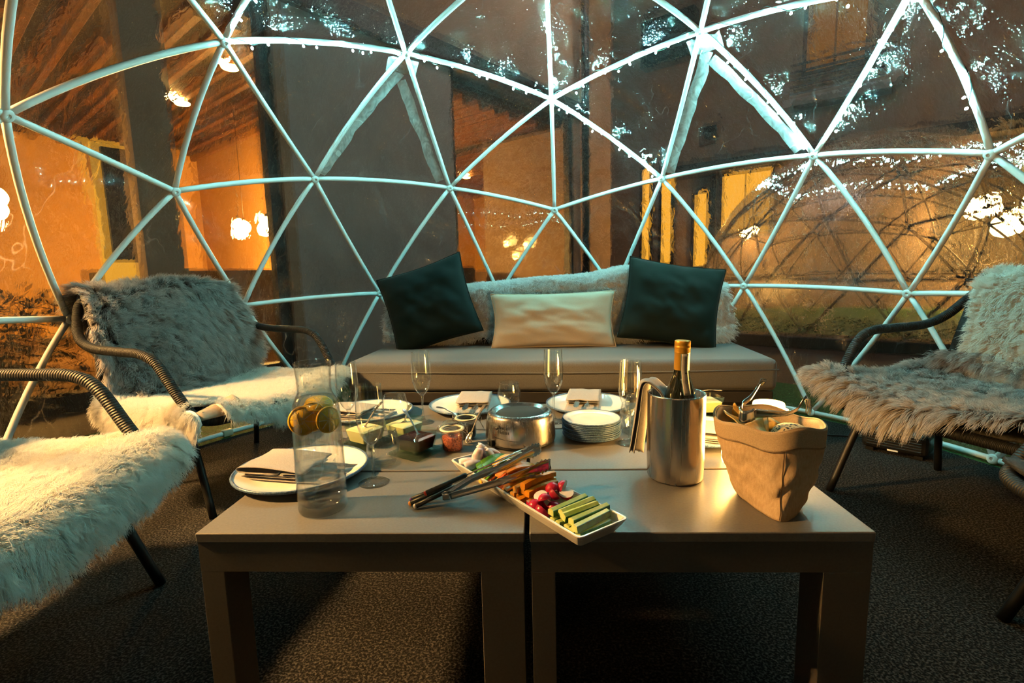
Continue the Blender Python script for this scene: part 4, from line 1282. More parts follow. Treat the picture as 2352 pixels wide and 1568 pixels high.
def fold_sheet(path, w, seedv, amp=0.0012, nx=14):
    """extrude a folded profile path [(x,z)] along y with slight waviness"""
    P = catmull(path, 4)
    def f(u, v):
        k = v * (len(P) - 1); i = min(int(k), len(P) - 2); fr = k - i
        x, z = P[i] * (1 - fr) + P[i + 1] * fr
        y = (u - .5) * w * (1 + 0.02 * vnoise(v * 7, 1, seedv))
        return (x + 0.002 * vnoise(u * 5, v * 3, seedv + 2), y, z + amp * vnoise(u * 6, v * 5, seedv))
    return f, len(P) - 1
def napkin(loc, rz, label, seedv, scale=1.0):
    t = thing('napkin', label, 'napkin', loc, rz, 'folded grey napkins on the plates'); t.scale = (scale,) * 3
    f, n = fold_sheet([(0.115, 0.002), (0.03, 0.0015), (-0.06, 0.002), (-0.104, 0.003), (-0.110, 0.006), (-0.100, 0.009), (-0.02, 0.0085), (0.02, 0.0085), (0.03, 0.0105), (0.02, 0.0125), (-0.05, 0.013), (-0.10, 0.014)], 0.115, seedv)
    grid_mesh('lower_folds', f, 14, n, 'napkin_grey', t, 0.0016)
    f, n = fold_sheet([(-0.02, 0.0165), (-0.09, 0.0165), (-0.112, 0.018), (-0.119, 0.0225), (-0.110, 0.027), (-0.06, 0.030), (0.0, 0.027), (0.030, 0.0245), (0.040, 0.0225), (0.034, 0.0195), (-0.01, 0.0185)], 0.118, seedv + 5, 0.002)
    grid_mesh('top_fold', f, 14, n, 'napkin_grey', t, 0.0016)
    return t
def strip_solid(name, pts, widths, thick, mat, parent):
    """flat bar along x: pts (x,z), widths half-width in y"""
    V, F = [], []
    for (x, z), w in zip(pts, widths):
        V += [(x, -w, z - thick), (x, w, z - thick), (x, w, z + thick), (x, -w, z + thick)]
    n = len(pts)
    for i in range(n - 1):
        a, b = i * 4, i * 4 + 4
        for k in range(4):
            F.append((a + k, a + (k + 1) % 4, b + (k + 1) % 4, b + k))
    F.append((0, 1, 2, 3)); F.append(tuple((n - 1) * 4 + k for k in (3, 2, 1, 0)))
    return pyd(name, V, F, mat, parent, False)
def make_fork():
    t = thing('fork', 'fork', 'fork')
    strip_solid('handle', [(-0.10, .001), (-0.06, .002), (0.0, .0015), (0.035, .003), (0.052, .002)], [0.006, 0.008, 0.0035, 0.0032, 0.009], 0.0009, 'steel', t)
    for k in range(4):
        y = -0.0078 + k * 0.0052
        tb = strip_solid('tine', [(0.050, .002), (0.072, .0008), (0.092, .003)], [0.0016, 0.0013, 0.0006], 0.0008, 'steel', t); tb.location = (0, y, 0)
    return t
def make_knife():
    t = thing('table_knife', 'knife', 'knife')
    strip_solid('handle', [(-0.11, .002), (-0.09, .003), (-0.02, .003), (0.0, .002)], [0.006, 0.008, 0.006, 0.005], 0.002, 'steel', t)
    strip_solid('blade', [(0.0, .002), (0.03, .0018), (0.075, .0016), (0.092, .0016)], [0.006, 0.0095, 0.009, 0.002], 0.0007, 'steel', t)
    return t
fk0 = make_fork(); kn0 = make_knife(); fk0['group'] = 'forks laid on the napkins'; kn0['group'] = 'knives laid on the napkins'
NP = [(0, (0.0, -0.005), -0.10, 'carafe plate'), (1, (-0.03, -0.02), -0.15, 'far left plate'), (2, (0.01, 0.012), -PI / 2 + 0.06, 'back plate left of the hotplate'), (3, (-0.012, 0.03), -PI / 2 - 0.10, 'back plate behind the small plates'), (4, (-0.02, -0.01), PI - 0.35, 'plate behind the wine cooler')]
for i, (pi_, off, rz, nm) in enumerate(NP):
    px_, py_ = DP[pi_][0]
    lz = TAB + 0.0075
    napkin((px_ + off[0], py_ + off[1], lz), rz, 'folded grey linen napkin on the ' + nm, 3 + i * 4, 1.0 if i == 0 else 0.92)
    for src, dy, nmx in ((fk0, 0.018, 'steel fork tucked in the napkin on the '), (kn0, -0.016, 'steel knife tucked in the napkin on the ')):
        ox, oy = rot2(0.035, dy, rz)
        L_ = (px_ + off[0] + ox, py_ + off[1] + oy, lz + 0.0155)
        if i == 0:
            src.location = L_; src.rotation_euler = (0, 0.03, rz); src['label'] = nmx + nm
        else:
            q = dup(src, L_, rz, nmx + nm); q.scale = (.9, .9, .9)

# stack of small plates
sp0 = make_plate(0.0785, 'side_plate', 0.0125); sp0['group'] = 'small plates in the stack'
NS = 10
for i in range(NS):
    zz = TAB + i * 0.0047
    lab = 'topmost small blue-rimmed plate of the stack' if i == NS - 1 else ('bottom small blue-rimmed plate of the stack' if i == 0 else 'small blue-rimmed plate in the stack, number %s from the bottom' % ['', 'two', 'three', 'four', 'five', 'six', 'seven', 'eight', 'nine'][i])
    loc = (0.145 + random.uniform(-.0015, .0015), -0.308 + random.uniform(-.0015, .0015), zz)
    if i == 0: sp0.location = loc; sp0['label'] = lab
    else: dup(sp0, loc, i * 0.9, lab)

# ------------------------------------------------------------------ round steel hotplate
hp = thing('tabletop_hotplate', 'round brushed steel hotplate with a dark top in the middle of the table', 'hotplate', (-0.044, -0.352, TAB))
lathe('foot', [(0, 0), (0.083, 0), (0.088, 0.004), (0.088, 0.012), (0, 0.012)], 'plastic_black', hp, 64)
lathe('body', smooth_prof([(0.0900, 0.010), (0.0935, 0.014), (0.0925, 0.040), (0.0890, 0.066), (0.0850, 0.080)], 4) + [(0.0800, 0.0855), (0.0745, 0.086)], 'steel_brushed', hp, 72)
lathe('rim', [(0.0745, 0.086), (0.068, 0.080), (0.0625, 0.0765)], 'steel', hp, 72)
lathe('plate', [(0.0625, 0.074), (0.0625, 0.0785), (0.061, 0.080), (0, 0.080)], 'hotplate', hp, 64)
kb = link('knob', box_mesh('knob', 0.016, 0.014, 0.018, 0.003), 'plastic_black', hp, False)
a = -2.35; kb.location = (0.094 * math.cos(a), 0.094 * math.sin(a), 0.017); kb.rotation_euler = (0, 0, a)
def text_mesh(txt, size):
    cu_ = bpy.data.curves.new('txt', 'FONT'); cu_.body = txt; cu_.size = size; cu_.extrude = 0.00008; cu_.align_x = 'LEFT'; cu_.resolution_u = 2
    ob = bpy.data.objects.new('txt', cu_); COL.objects.link(ob)
    bpy.context.view_layer.update()
    dg = bpy.context.evaluated_depsgraph_get()
    me = bpy.data.meshes.new_from_object(ob.evaluated_get(dg))
    bpy.data.objects.remove(ob); bpy.data.curves.remove(cu_)
    return me
def wrap_text(name, txt, size, rfun, ang0, z0, mat, parent, spin=False):
    me = text_mesh(txt, size)
    bm = bmesh.new(); bm.from_mesh(me); bmesh.ops.subdivide_edges(bm, edges=[e for e in bm.edges if e.calc_length() > size * .3], cuts=1); bm.to_mesh(me); bm.free()
    for v in me.vertices:
        x, y, z = v.co
        if spin: x, y = -y, x
        zz = z0 + y; r = rfun(zz) + 0.0013 + z
        an = ang0 + x / r
        v.co = (r * math.cos(an), r * math.sin(an), zz)
    me.materials.clear()
    o = link(name, me, mat, parent, False)
    return o
hr_ = lambda z: float(np.interp(z, [0.010, 0.014, 0.040, 0.066, 0.080], [0.0900, 0.0935, 0.0925, 0.0890, 0.0850]))
wrap_text('lettering', 'Russell', 0.0125, hr_, -2.14, 0.057, 'print_black', hp)
wrap_text('lettering', 'Hobbs', 0.0125, hr_, -2.14, 0.0455, 'print_black', hp)
em = lathe('emblem', [(0, 0), (0.004, 0), (0.004, 0.0008), (0, 0.0008)], 'print_black', hp, 16)
a = -2.20; em.location = (0.0912 * math.cos(a), 0.0912 * math.sin(a), 0.0565); em.rotation_euler = (0, PI / 2, a)
dot_me = box_mesh('dial_mark', 0.0008, 0.0026, 0.003)
for k in range(12):
    an = -2.27 + k * 0.045
    m_ = link('dial_mark', dot_me, 'print_black', hp, False); rr = hr_(0.033) + .0009
    m_.location = (rr * math.cos(an), rr * math.sin(an), 0.034 - k * 0.0004); m_.rotation_euler = (0, 0, an); m_.scale = (1, 1, max(.25, 1 - k * .07))
for k in range(8):
    an = -1.74 + k * 0.028
    m_ = link('dial_mark', dot_me, 'print_black', hp, False); rr = hr_(0.03) + .0009
    m_.location = (rr * math.cos(an), rr * math.sin(an), 0.0295 - k * 0.0001); m_.rotation_euler = (0, 0, an); m_.scale = (1, 1.1, .22)

# ------------------------------------------------------------------ glass dip dishes
def rsq(half, rad, n=5):
    pts = []
    for (sx, sy, a0) in ((1, 1, 0), (-1, 1, PI / 2), (-1, -1, PI), (1, -1, 3 * PI / 2)):
        for k in range(n + 1):
            a = a0 + PI / 2 * k / n
            pts.append((sx * (half - rad) + rad * math.cos(a), sy * (half - rad) + rad * math.sin(a)))
    return pts
def loft_square(name, rings, mat, parent, cap0=True, cap1=True, asp=1.0):
    V, F = [], []
    m = None
    for (h, rd, z) in rings:
        pts = rsq(h, rd); m = len(pts)
        V += [(x * asp, y, z) for x, y in pts]
    for j in range(len(rings) - 1):
        for k in range(m):
            F.append((j * m + k, j * m + (k + 1) % m, (j + 1) * m + (k + 1) % m, (j + 1) * m + k))
    if cap0: F.append(tuple(range(m))[::-1])
    if cap1: F.append(tuple((len(rings) - 1) * m + k for k in range(m)))
    return pyd(name, V, F, mat, parent, False)
def make_dish(sauce):
    t = thing('dip_dish', 'dish', 'dish')
    loft_square('glass_bowl', [(0.033, 0.007, 0.007), (0.038, 0.008, 0.034), (0.041, 0.008, 0.058), (0.0392, 0.007, 0.058), (0.0362, 0.007, 0.034), (0.0315, 0.006, 0.012)], 'glass_green', t, True, True)
    loft_square('base_plate', [(0.049, 0.008, 0.0), (0.052, 0.009, 0.002), (0.052, 0.009, 0.006), (0.046, 0.008, 0.0068)], 'glass_solid_green', t)
    loft_square('dip', [(0.0305, 0.006, 0.0125), (0.0352, 0.006, 0.034), (0.0368, 0.006, 0.043), (0.030, 0.008, 0.0465), (0.012, 0.006, 0.0475)], sauce, t)
    return t
def spoon(loc, rot, label, length=0.11, mat='steel'):
    t = thing('spoon', label, 'spoon', loc, 0, 'small spoons on the table'); t.rotation_euler = rot
    strip_solid('handle', [(0.0, 0), (0.02, 0.003), (length * .6, 0.006), (length, 0.004), (length + .006, .003)], [0.0025, 0.0018, 0.002, 0.0055, 0.003], 0.0009, mat, t)
    def bowl(u, v):
        a = 2 * PI * u; r = v
        x = -0.016 + 0.017 * r * math.cos(a); y = 0.0105 * r * math.sin(a); z = -0.006 * (1 - r * r) + 0.0005
        return (x, y, z)
    grid_mesh('bowl', bowl, 20, 5, mat, t, 0.0009, closed_u=True)
    return t
dC = make_dish('dark_sauce'); dC.location = (-0.300, -0.452, TAB); dC.rotation_euler = (0, 0, -0.47); dC['label'] = 'square glass dish of dark brown sauce'; dC['group'] = 'glass dip dishes'
dB = make_dish('cream_dip'); dB.location = (-0.366, -0.345, TAB); dB.rotation_euler = (0, 0, -0.47); dB['label'] = 'square glass dish of pale cream dip behind the dark sauce'; dB['group'] = 'glass dip dishes'
dup(dB, (-0.458, -0.392, TAB), -0.47, 'square glass dish of pale cream dip, the leftmost dip dish', 'glass dip dishes')
dup(dB, (0.505, -0.075, TAB), 0.2, 'small square glass dish half hidden behind the wine cooler', 'glass dip dishes')
spoon((-0.295, -0.452, TAB + 0.050), (0, -0.75, 2.55), 'small dark spoon standing in the dark sauce dish', 0.07)
spoon((-0.362, -0.350, TAB + 0.052), (0, -0.8, -0.9), 'small spoon standing in the cream dip behind the dark sauce', 0.07)
spoon((-0.455, -0.395, TAB + 0.052), (0, -0.75, 0.9), 'small spoon standing in the leftmost cream dip', 0.07)
spoon((0.462, -0.098, TAB + 0.074), (0, -0.10, -0.30), 'spoon with a glinting handle lying across the dish behind the cooler', 0.075)

# ------------------------------------------------------------------ clip-top jars
def make_jar(fill, fill_h=0.038):
    t = thing('clip_jar', 'jar', 'jar')
    o = smooth_prof([(0.022, 0.0), (0.0255, 0.003), (0.0275, 0.012), (0.0280, 0.040), (0.0265, 0.047), (0.0255, 0.051), (0.0300, 0.054)], 4)
    inn = [(r - 0.0015, max(z, .003)) for r, z in o if z > 0.004][::-1]
    lathe('glass_body', o + inn + [(0, 0.003)], 'glass_thin', t, 40)
    lathe('seal', [(0.0305, 0.0545), (0.0318, 0.056), (0.0305, 0.0578), (0.024, 0.0578), (0.024, 0.0545), (0.0305, 0.0545)], 'seal_rubber', t, 40)
    lathe('lid', smooth_prof([(0.0310, 0.0580), (0.0318, 0.0605), (0.0300, 0.0640), (0.0270, 0.0655), (0.0240, 0.0720)], 3) + [(0.0225, 0.0740), (0.0205, 0.0715), (0, 0.0710)], 'glass_green', t, 40)
    lathe('filling', [(0, 0.0035), (0.0245, 0.004), (0.0258, 0.012), (0.0262, fill_h - .002), (0.020, fill_h + .001), (0, fill_h + .002)], fill, t, 32)
    tube('wire_collar', [(0.0270 * math.cos(a), 0.0270 * math.sin(a), 0.0500) for a in np.linspace(0, 2 * PI, 24, endpoint=False)], 0.0009, 'steel', t, 6, closed=True)
    tube('wire_clip', catmull([(0.027, -0.008, 0.050), (0.036, -0.011, 0.046), (0.043, -0.012, 0.030), (0.047, -0.004, 0.024), (0.050, 0.0, 0.016), (0.047, 0.006, 0.026), (0.043, 0.012, 0.032), (0.036, 0.011, 0.046), (0.027, 0.008, 0.050)], 4), 0.0009, 'steel', t, 6)
    tube('wire_bail', catmull([(0.036, -0.011, 0.046), (0.040, -0.014, 0.055), (0.036, -0.008, 0.064), (0.033, 0.0, 0.066), (0.036, 0.008, 0.064), (0.040, 0.014, 0.055), (0.036, 0.011, 0.046)], 4), 0.0009, 'steel', t, 6)
    tube('hinge', catmull([(-0.027, -0.006, 0.050), (-0.036, -0.006, 0.052), (-0.036, -0.006, 0.062), (-0.031, -0.005, 0.064), (-0.031, 0.005, 0.064), (-0.036, 0.006, 0.062), (-0.036, 0.006, 0.052), (-0.027, 0.006, 0.050)], 3), 0.0009, 'steel', t, 6)
    return t
j1 = make_jar('red_seed'); j1.location = (-0.212, -0.428, TAB); j1.rotation_euler = (0, 0, 0.15); j1['label'] = 'clip-top glass jar of red seeds'; j1['group'] = 'clip-top jars'
j2 = make_jar('dark_spice', 0.042); j2.location = (-0.195, -0.330, TAB); j2.rotation_euler = (0, 0, 0.35); j2['label'] = 'clip-top glass jar with dark contents behind the red seeds'; j2['group'] = 'clip-top jars'
spoon((-0.172, -0.372, TAB + 0.030), (0, -0.95, 0.75), 'dark spoon leaning against the jars beside the hotplate', 0.075)
spoon((-0.236, -0.300, TAB + 0.060), (0, -0.2, 2.9), 'small dark spoon lying behind the jars by the plate rim', 0.05)

# ------------------------------------------------------------------ vegetable platter
TC = Vector((0.0, -0.692, TAB)); TD = Vector((0.656, -0.755, 0)).normalized(); TRZ = math.atan2(TD.y, TD.x)
def tray_ring(hx, hy, rd, z, n=4):
    pts = []
    for (sx, sy, a0) in ((1, 1, 0), (-1, 1, PI / 2), (-1, -1, PI), (1, -1, 3 * PI / 2)):
        for k in range(n + 1):
            a = a0 + PI / 2 * k / n
            pts.append((sx * (hx - rd) + rd * math.cos(a), sy * (hy - rd) + rd * math.sin(a), z))
    return pts
tr = thing('serving_platter', 'long white rectangular platter of raw vegetables', 'platter', TC, TRZ)
V, F = [], []
rings = [tray_ring(.203, .042, .008, 0.0), tray_ring(.214, .052, .009, 0.016), tray_ring(.219, .0565, .010, 0.0245), tray_ring(.2185, .056, .009, 0.0262), tray_ring(.2155, .053, .008, 0.0262), tray_ring(.2145, .052, .008, 0.0245), tray_ring(.208, .0465, .008, 0.012), tray_ring(.199, .038, .007, 0.0055)]
m = len(rings[0])
for r_ in rings: V += r_
for j in range(len(rings) - 1):
    for k in range(m): F.append((j * m + k, j * m + (k + 1) % m, (j + 1) * m + (k + 1) % m, (j + 1) * m + k))
F.append(tuple(range(m))[::-1]); F.append(tuple((len(rings) - 1) * m + k for k in range(m)))
pyd('dish', V, F, 'tray_white', tr, False)
def tp(s, w, z):
    return TC + TD * s + Vector((-TD.y, TD.x, 0)) * w + Vector((0, 0, z))
def prism(name, prof, length, mat, parent, taper=1.0, bow=0.0, n=6):
    """prof: closed list (y,z); swept along x, centred"""
    V, F = [], []
    m = len(prof)
    for i in range(n + 1):
        t = i / n; x = (t - .5) * length; s = 1 - (1 - taper) * t; b = bow * (1 - (2 * t - 1) ** 2)
        V += [(x, y * s, z * s + b) for y, z in prof]
    for i in range(n):
        for k in range(m): F.append((i * m + k, i * m + (k + 1) % m, (i + 1) * m + (k + 1) % m, (i + 1) * m + k))
    F.append(tuple(range(m))[::-1]); F.append(tuple(n * m + k for k in range(m)))
    return pyd(name, V, F, mat, parent, False)
VG = 'vegetables on the white platter'
# cucumber sticks
ck = thing('cucumber_stick', 'cucumber', 'cucumber'); ck['group'] = 'cucumber sticks on the platter'
prism('flesh', [(-0.0068, -0.006), (0.0068, -0.006), (0.0066, 0.003), (0.0005, 0.0072), (-0.006, 0.0045)], 0.078, 'cuke_flesh', ck, 0.95, 0.0)
prism('skin', [(-0.0070, -0.0064), (-0.0062, 0.0047), (-0.0074, 0.0042), (-0.0080, -0.0064)], 0.0782, 'cuke_skin', ck, 0.95)
CK = [(0.128, 0.0, .014, 0.02), (0.145, -.002, .014, -0.04), (0.162, .0, .014, 0.03), (0.178, -.001, .014, 0.0), (0.192, 0.0, .014, 0.03),
      (0.120, .006, .028, 0.10), (0.137, .012, .029, 0.06), (0.154, .004, .030, 0.0), (0.171, .010, .029, 0.05), (0.186, .0, .026, 0.10)]
first = True
for i, (s, w, z, da) in enumerate(CK):
    L_ = tp(s, w, z)
    lay = 'lower' if i < 5 else 'upper'
    ordn = ['first', 'second', 'third', 'fourth', 'fifth'][i % 5]
    lab = 'cucumber stick in the %s layer on the platter, %s from the radishes' % (lay, ordn)
    if first: ck.location = L_; ck.rotation_euler = (0.1, 0, TRZ + PI / 2 + da); ck['label'] = lab; first = False
    else:
        q = dup(ck, L_, None, lab); q.rotation_euler = (random.uniform(-.25, .35), 0, TRZ + PI / 2 + da); q.scale = (random.uniform(.9, 1.0) if i < 5 else random.uniform(1.0, 1.18), 1, 1)
# radish pieces
rd = thing('radish_half', 'radish', 'radish'); rd['group'] = 'cut radishes on the platter'
lathe('skin', [(0, -0.0125)] + [(0.0135 * math.sin(a), -0.0125 * math.cos(a)) for a in np.linspace(.25, 1.60, 7)], 'radish_skin', rd, 20)
lathe('cut_face', [(0.0133, 0.0002), (0.009, 0.0007), (0, 0.0009)], 'radish_flesh', rd, 20)
RDP = [(0.062, -.030, .018), (0.076, -.036, .020), (0.098, -.036, .019), (0.066, -.006, .020), (0.084, -.012, .020), (0.104, -.014, .020), (0.060, .018, .020), (0.078, .016, .020), (0.098, .012, .021), (0.070, .038, .021), (0.090, .036, .022), (0.108, .034, .020), (0.074, -.022, .036), (0.070, .010, .038), (0.088, .002, .038), (0.082, .028, .040), (0.096, .022, .037), (0.092, -.026, .035)]
RL = ['white cut face up', 'red skin up', 'tilted to show the cut', 'turned on its side']
for i, (s, w, z) in enumerate(RDP):
    L_ = tp(s, w, z)
    if i < 12: lab = 'halved radish %s, %s in the %s' % (RL[i % 4], ['nearest the carrots', 'middle piece', 'nearest the cucumber'][i % 3], ['front row', 'second row', 'third row', 'back row'][i // 3])
    else: lab = 'halved radish on top of the pile, %s' % ['front piece', 'second piece from the front', 'middle piece', 'rearmost piece', 'piece beside the rearmost one', 'front piece by the cucumber'][i - 12]
    if i == 0: q = rd; q.location = L_; q['label'] = lab
    else: q = dup(rd, L_, None, lab)
    e_ = [(0.3, 0.3, 0), (PI - .2, 0.2, 1), (0.9, -0.5, 2), (1.6, 0.3, .6)][i % 4]
    q.rotation_euler = (e_[0] + random.uniform(-.3, .3), e_[1] + random.uniform(-.3, .3), e_[2] + random.uniform(-1, 1)); sc = random.uniform(.9, 1.1); q.scale = (sc, sc, sc)
# carrot sticks
CRT = [(0.000, 0, .014, .0), (0.016, .003, .014, .05), (0.032, -.004, .014, -.04), (0.048, .004, .014, .06), (0.008, .004, .029, .08), (0.024, .012, .030, .04), (0.040, .008, .030, .10), (0.028, .010, .043, .12)]
for i, (s, w, z, da) in enumerate(CRT):
    t = thing('carrot_stick', 'orange carrot stick on the platter, %s counting from the tongs' % ['first', 'second', 'third', 'fourth', 'fifth', 'sixth', 'seventh', 'eighth'][i], 'carrot', tp(s, w, z), TRZ + PI / 2 + da, 'carrot sticks on the platter')
    k = random.uniform(.85, 1.1)
    prism('stick', [(-0.007 * k, -0.006), (0.007 * k, -0.0065), (0.0078, 0.003), (0.002, 0.0072), (-0.0065, 0.0055)], random.uniform(.070, .078) if i < 4 else random.uniform(.078, .09), 'carrot', t, random.uniform(.7, .9), 0.003)
# sliced peppers
def pepper(s, w, z, da, mat, label, cat, group, ln=0.074, wd=0.009, rx=0.0, bow=0.010):
    t = thing('pepper_strip', label, cat, tp(s, w, z), 0, group); t.rotation_euler = (rx, random.uniform(-.12, .12), TRZ + PI / 2 + da)
    prism('strip', [(-wd, -0.002), (0, -0.0035), (wd, -0.002), (wd * .9, 0.0015), (0, 0.0005), (-wd * .9, 0.0015)], ln, mat, t, .75, bow, 8)
GP = [(-0.150, 0, .014), (-0.135, .004, .013), (-0.118, -.004, .014), (-0.100, .0, .014), (-0.142, .008, .024), (-0.126, .0, .025), (-0.108, .006, .024), (-0.134, .014, .034), (-0.116, .010, .034)]
for i, (s, w, z) in enumerate(GP):
    pepper(s, w, z, random.uniform(-.15, .15), 'pepper_green', 'green pepper strip on the platter beside the onion, %s from it' % ['first', 'second', 'third', 'fourth', 'fifth', 'sixth', 'seventh', 'eighth', 'ninth'][i], 'pepper', 'green pepper strips on the platter', rx=random.uniform(-.5, .5))
pepper(-0.104, .018, .040, .1, 'pepper_yellow', 'yellow pepper strip lying on the green ones', 'pepper', 'yellow pepper strips on the platter', 0.06, .008)
pepper(-0.092, -.030, .018, .1, 'pepper_yellow', 'yellow pepper strip at the platter edge under the forks', 'pepper', 'yellow pepper strips on the platter', 0.05, .006)
PO = [(-0.080, 0, .015, 'pepper_red'), (-0.066, .005, .015, 'pepper_orange'), (-0.050, -.004, .015, 'pepper_red'), (-0.034, .002, .015, 'pepper_orange'), (-0.018, .0, .016, 'pepper_orange'), (-0.072, .012, .027, 'pepper_orange'), (-0.056, .010, .028, 'pepper_red'), (-0.040, .015, .029, 'pepper_red'), (-0.024, .012, .029, 'pepper_orange'), (-0.046, .020, .040, 'pepper_orange')]
for i, (s, w, z, mt) in enumerate(PO):
    pepper(s, w, z, random.uniform(-.2, .2), mt, '%s pepper strip under the tongs, %s from the green strips' % ('red' if mt == 'pepper_red' else 'orange', ['first', 'second', 'third', 'fourth', 'fifth', 'sixth', 'seventh', 'eighth', 'ninth', 'tenth'][i]), 'pepper', 'red and orange pepper strips under the tongs', 0.074, .010, random.uniform(-.6, .6))
# red onion wedges
def onion(s, w, z, rot, label):
    t = thing('onion_wedge', label, 'onion', tp(s, w, z), 0, 'red onion wedges on the platter'); t.rotation_euler = rot
    for li, (rr, th) in enumerate(((0.020, 0.0022), (0.0155, 0.002), (0.011, 0.002))):
        def f(u, v, rr=rr):
            a = (u - .5) * 2.3; b = (v - .5) * 2.6
            rad = rr * (0.35 + 0.65 * math.cos(b * .9))
            return (rr * 1.5 * math.sin(b * .8), rad * math.sin(a) * 0.7, rad * math.cos(a))
        grid_mesh('layer', f, 6, 8, 'onion_purple', t, th)
ON = [(-0.196, -.020, .010, (0.5, 0.2, TRZ + 1.2)), (-0.190, .006, .012, (0.2, 0.6, TRZ + 1.7)), (-0.198, .030, .012, (-0.4, 0.3, TRZ + 1.4)), (-0.172, -.024, .016, (0.9, 0.1, TRZ + 1.5)), (-0.174, .016, .022, (0.1, 1.1, TRZ + 1.3)), (-0.178, -.004, .026, (0.2, -1.2, TRZ + 1.7)), (-0.180, .036, .020, (-0.6, 0.6, TRZ + 1.5)), (-0.192, .012, .030, (0.3, 1.0, TRZ + 1.0))]
for i, (s, w, z, r_) in enumerate(ON):
    onion(s, w, z, r_, 'red onion wedge on the platter, %s of the heap' % ['front left piece', 'middle piece', 'back piece', 'piece beside the green strips', 'upright piece', 'tall pointed piece', 'rearmost piece', 'topmost piece'][i])

# ------------------------------------------------------------------ tongs on the platter, fondue forks
def ribbon(name, path, widths, up, mat, parent, thick=0.0011, cup=0.0, teeth=None):
    """bent sheet strip: path points, half widths across, 'up' gives the width direction"""
    P = [Vector(p) for p in path]
    n = len(P); V, F = [], []
    K = 5
    for i in range(n):
        t = (P[min(i + 1, n - 1)] - P[max(i - 1, 0)]).normalized()
        wv = Vector(up); wv = (wv - t * wv.dot(t)).normalized(); nv = t.cross(wv)
        for k in range(K):
            a = 2 * k / (K - 1) - 1
            wd = widths[i]
            if teeth and i >= teeth[0] and k in (0, K - 1): wd *= (1 + (0.16 if i % 2 else -0.10))
            V.append(P[i] + wv * (a * wd) + nv * (cup * (1 - a * a) * wd))
    for i in range(n - 1):
        for k in range(K - 1): F.append((i * K + k, i * K + k + 1, (i + 1) * K + k + 1, (i + 1) * K + k))
    o = pyd(name, V, F, mat, parent)
    md = o.modifiers.new('thickness', 'SOLIDIFY'); md.thickness = thick; md.offset = 0
    return o
def lerp_list(pts, n):
    return [Vector(tuple(p)) for p in catmull(pts, n)]
tg = thing('serving_tongs', 'steel serving tongs with toothed jaws lying over the platter', 'tongs', (-0.149, -0.741, TAB))
def rel(p): return (p[0] + 0.149, p[1] + 0.741, p[2] - TAB)
a1 = lerp_list([rel(p) for p in ((-0.150, -0.735, .422), (-0.10, -0.712, .447), (-0.045, -0.692, .462), (0.000, -0.664, .480), (0.026, -0.648, .486))], 8)
ribbon('upper_arm', a1, list(np.interp(np.arange(len(a1)), [0, 14, 22, 27, 32], [0.008, 0.009, 0.010, 0.017, 0.012])), (0, -0.35, 1), 'steel', tg, cup=0.35, teeth=(22, 0))
a2 = lerp_list([rel(p) for p in ((-0.146, -0.743, .420), (-0.09, -0.742, .437), (-0.03, -0.728, .452), (0.020, -0.712, .466), (0.050, -0.698, .472))], 8)
ribbon('lower_arm', a2, list(np.interp(np.arange(len(a2)), [0, 14, 22, 27, 32], [0.008, 0.009, 0.010, 0.016, 0.012])), (0, -0.35, 1), 'steel', tg, cup=-0.35, teeth=(22, 0))
bp = lerp_list([rel(p) for p in ((-0.150, -0.735, .422), (-0.158, -0.737, .420), (-0.160, -0.741, .419), (-0.155, -0.744, .419), (-0.146, -0.743, .420))], 5)
ribbon('spring_bend', bp, [0.008] * len(bp), (0, -0.35, 1), 'steel', tg)
def fondue(e, h, tip, cap, label):
    e, h, tip = Vector(e), Vector(h), Vector(tip)
    t = thing('fondue_fork', label, 'fork', e, 0, 'fondue forks across the platter')
    d = (tip - e).normalized(); L_ = (tip - e).length
    hl = 0.088
    tube('handle', [d * x for x in (0.002, hl * .5, hl - .004, hl)], [0.0050, 0.0046, 0.0050, 0.0035], 'plastic_black', t, 12)
    tube('end_cap', [d * -0.0022, d * -0.0008, d * 0.0021], [0.0022, 0.0044, 0.0050], cap, t, 12)
    tube('rod', [d * hl, d * (L_ - .018)], 0.0011, 'steel', t, 6)
    sd = d.cross(Vector((0, 0, 1))).normalized()
    for s in (-1, 1):
        tube('prong', [d * (L_ - .018), d * (L_ - .012) + sd * s * .0028, d * L_ + sd * s * .003], [0.001, 0.001, 0.0004], 'steel', t, 5)
fondue((-0.192, -0.749, .4275), None or (0, 0, 0), (0.002, -0.648, .489), 'fork_red', 'fondue fork with a red end, lying on top of the others')
fondue((-0.211, -0.759, .4055), (0, 0, 0), (-0.010, -0.640, .470), 'fork_white', 'fondue fork with a white end')
fondue((-0.224, -0.749, .4055), (0, 0, 0), (-0.016, -0.622, .466), 'fork_orange', 'fondue fork with an orange end')
fondue((-0.227, -0.732, .4055), (0, 0, 0), (-0.020, -0.604, .463), 'fork_purple', 'fondue fork with a purple end, mostly hidden')

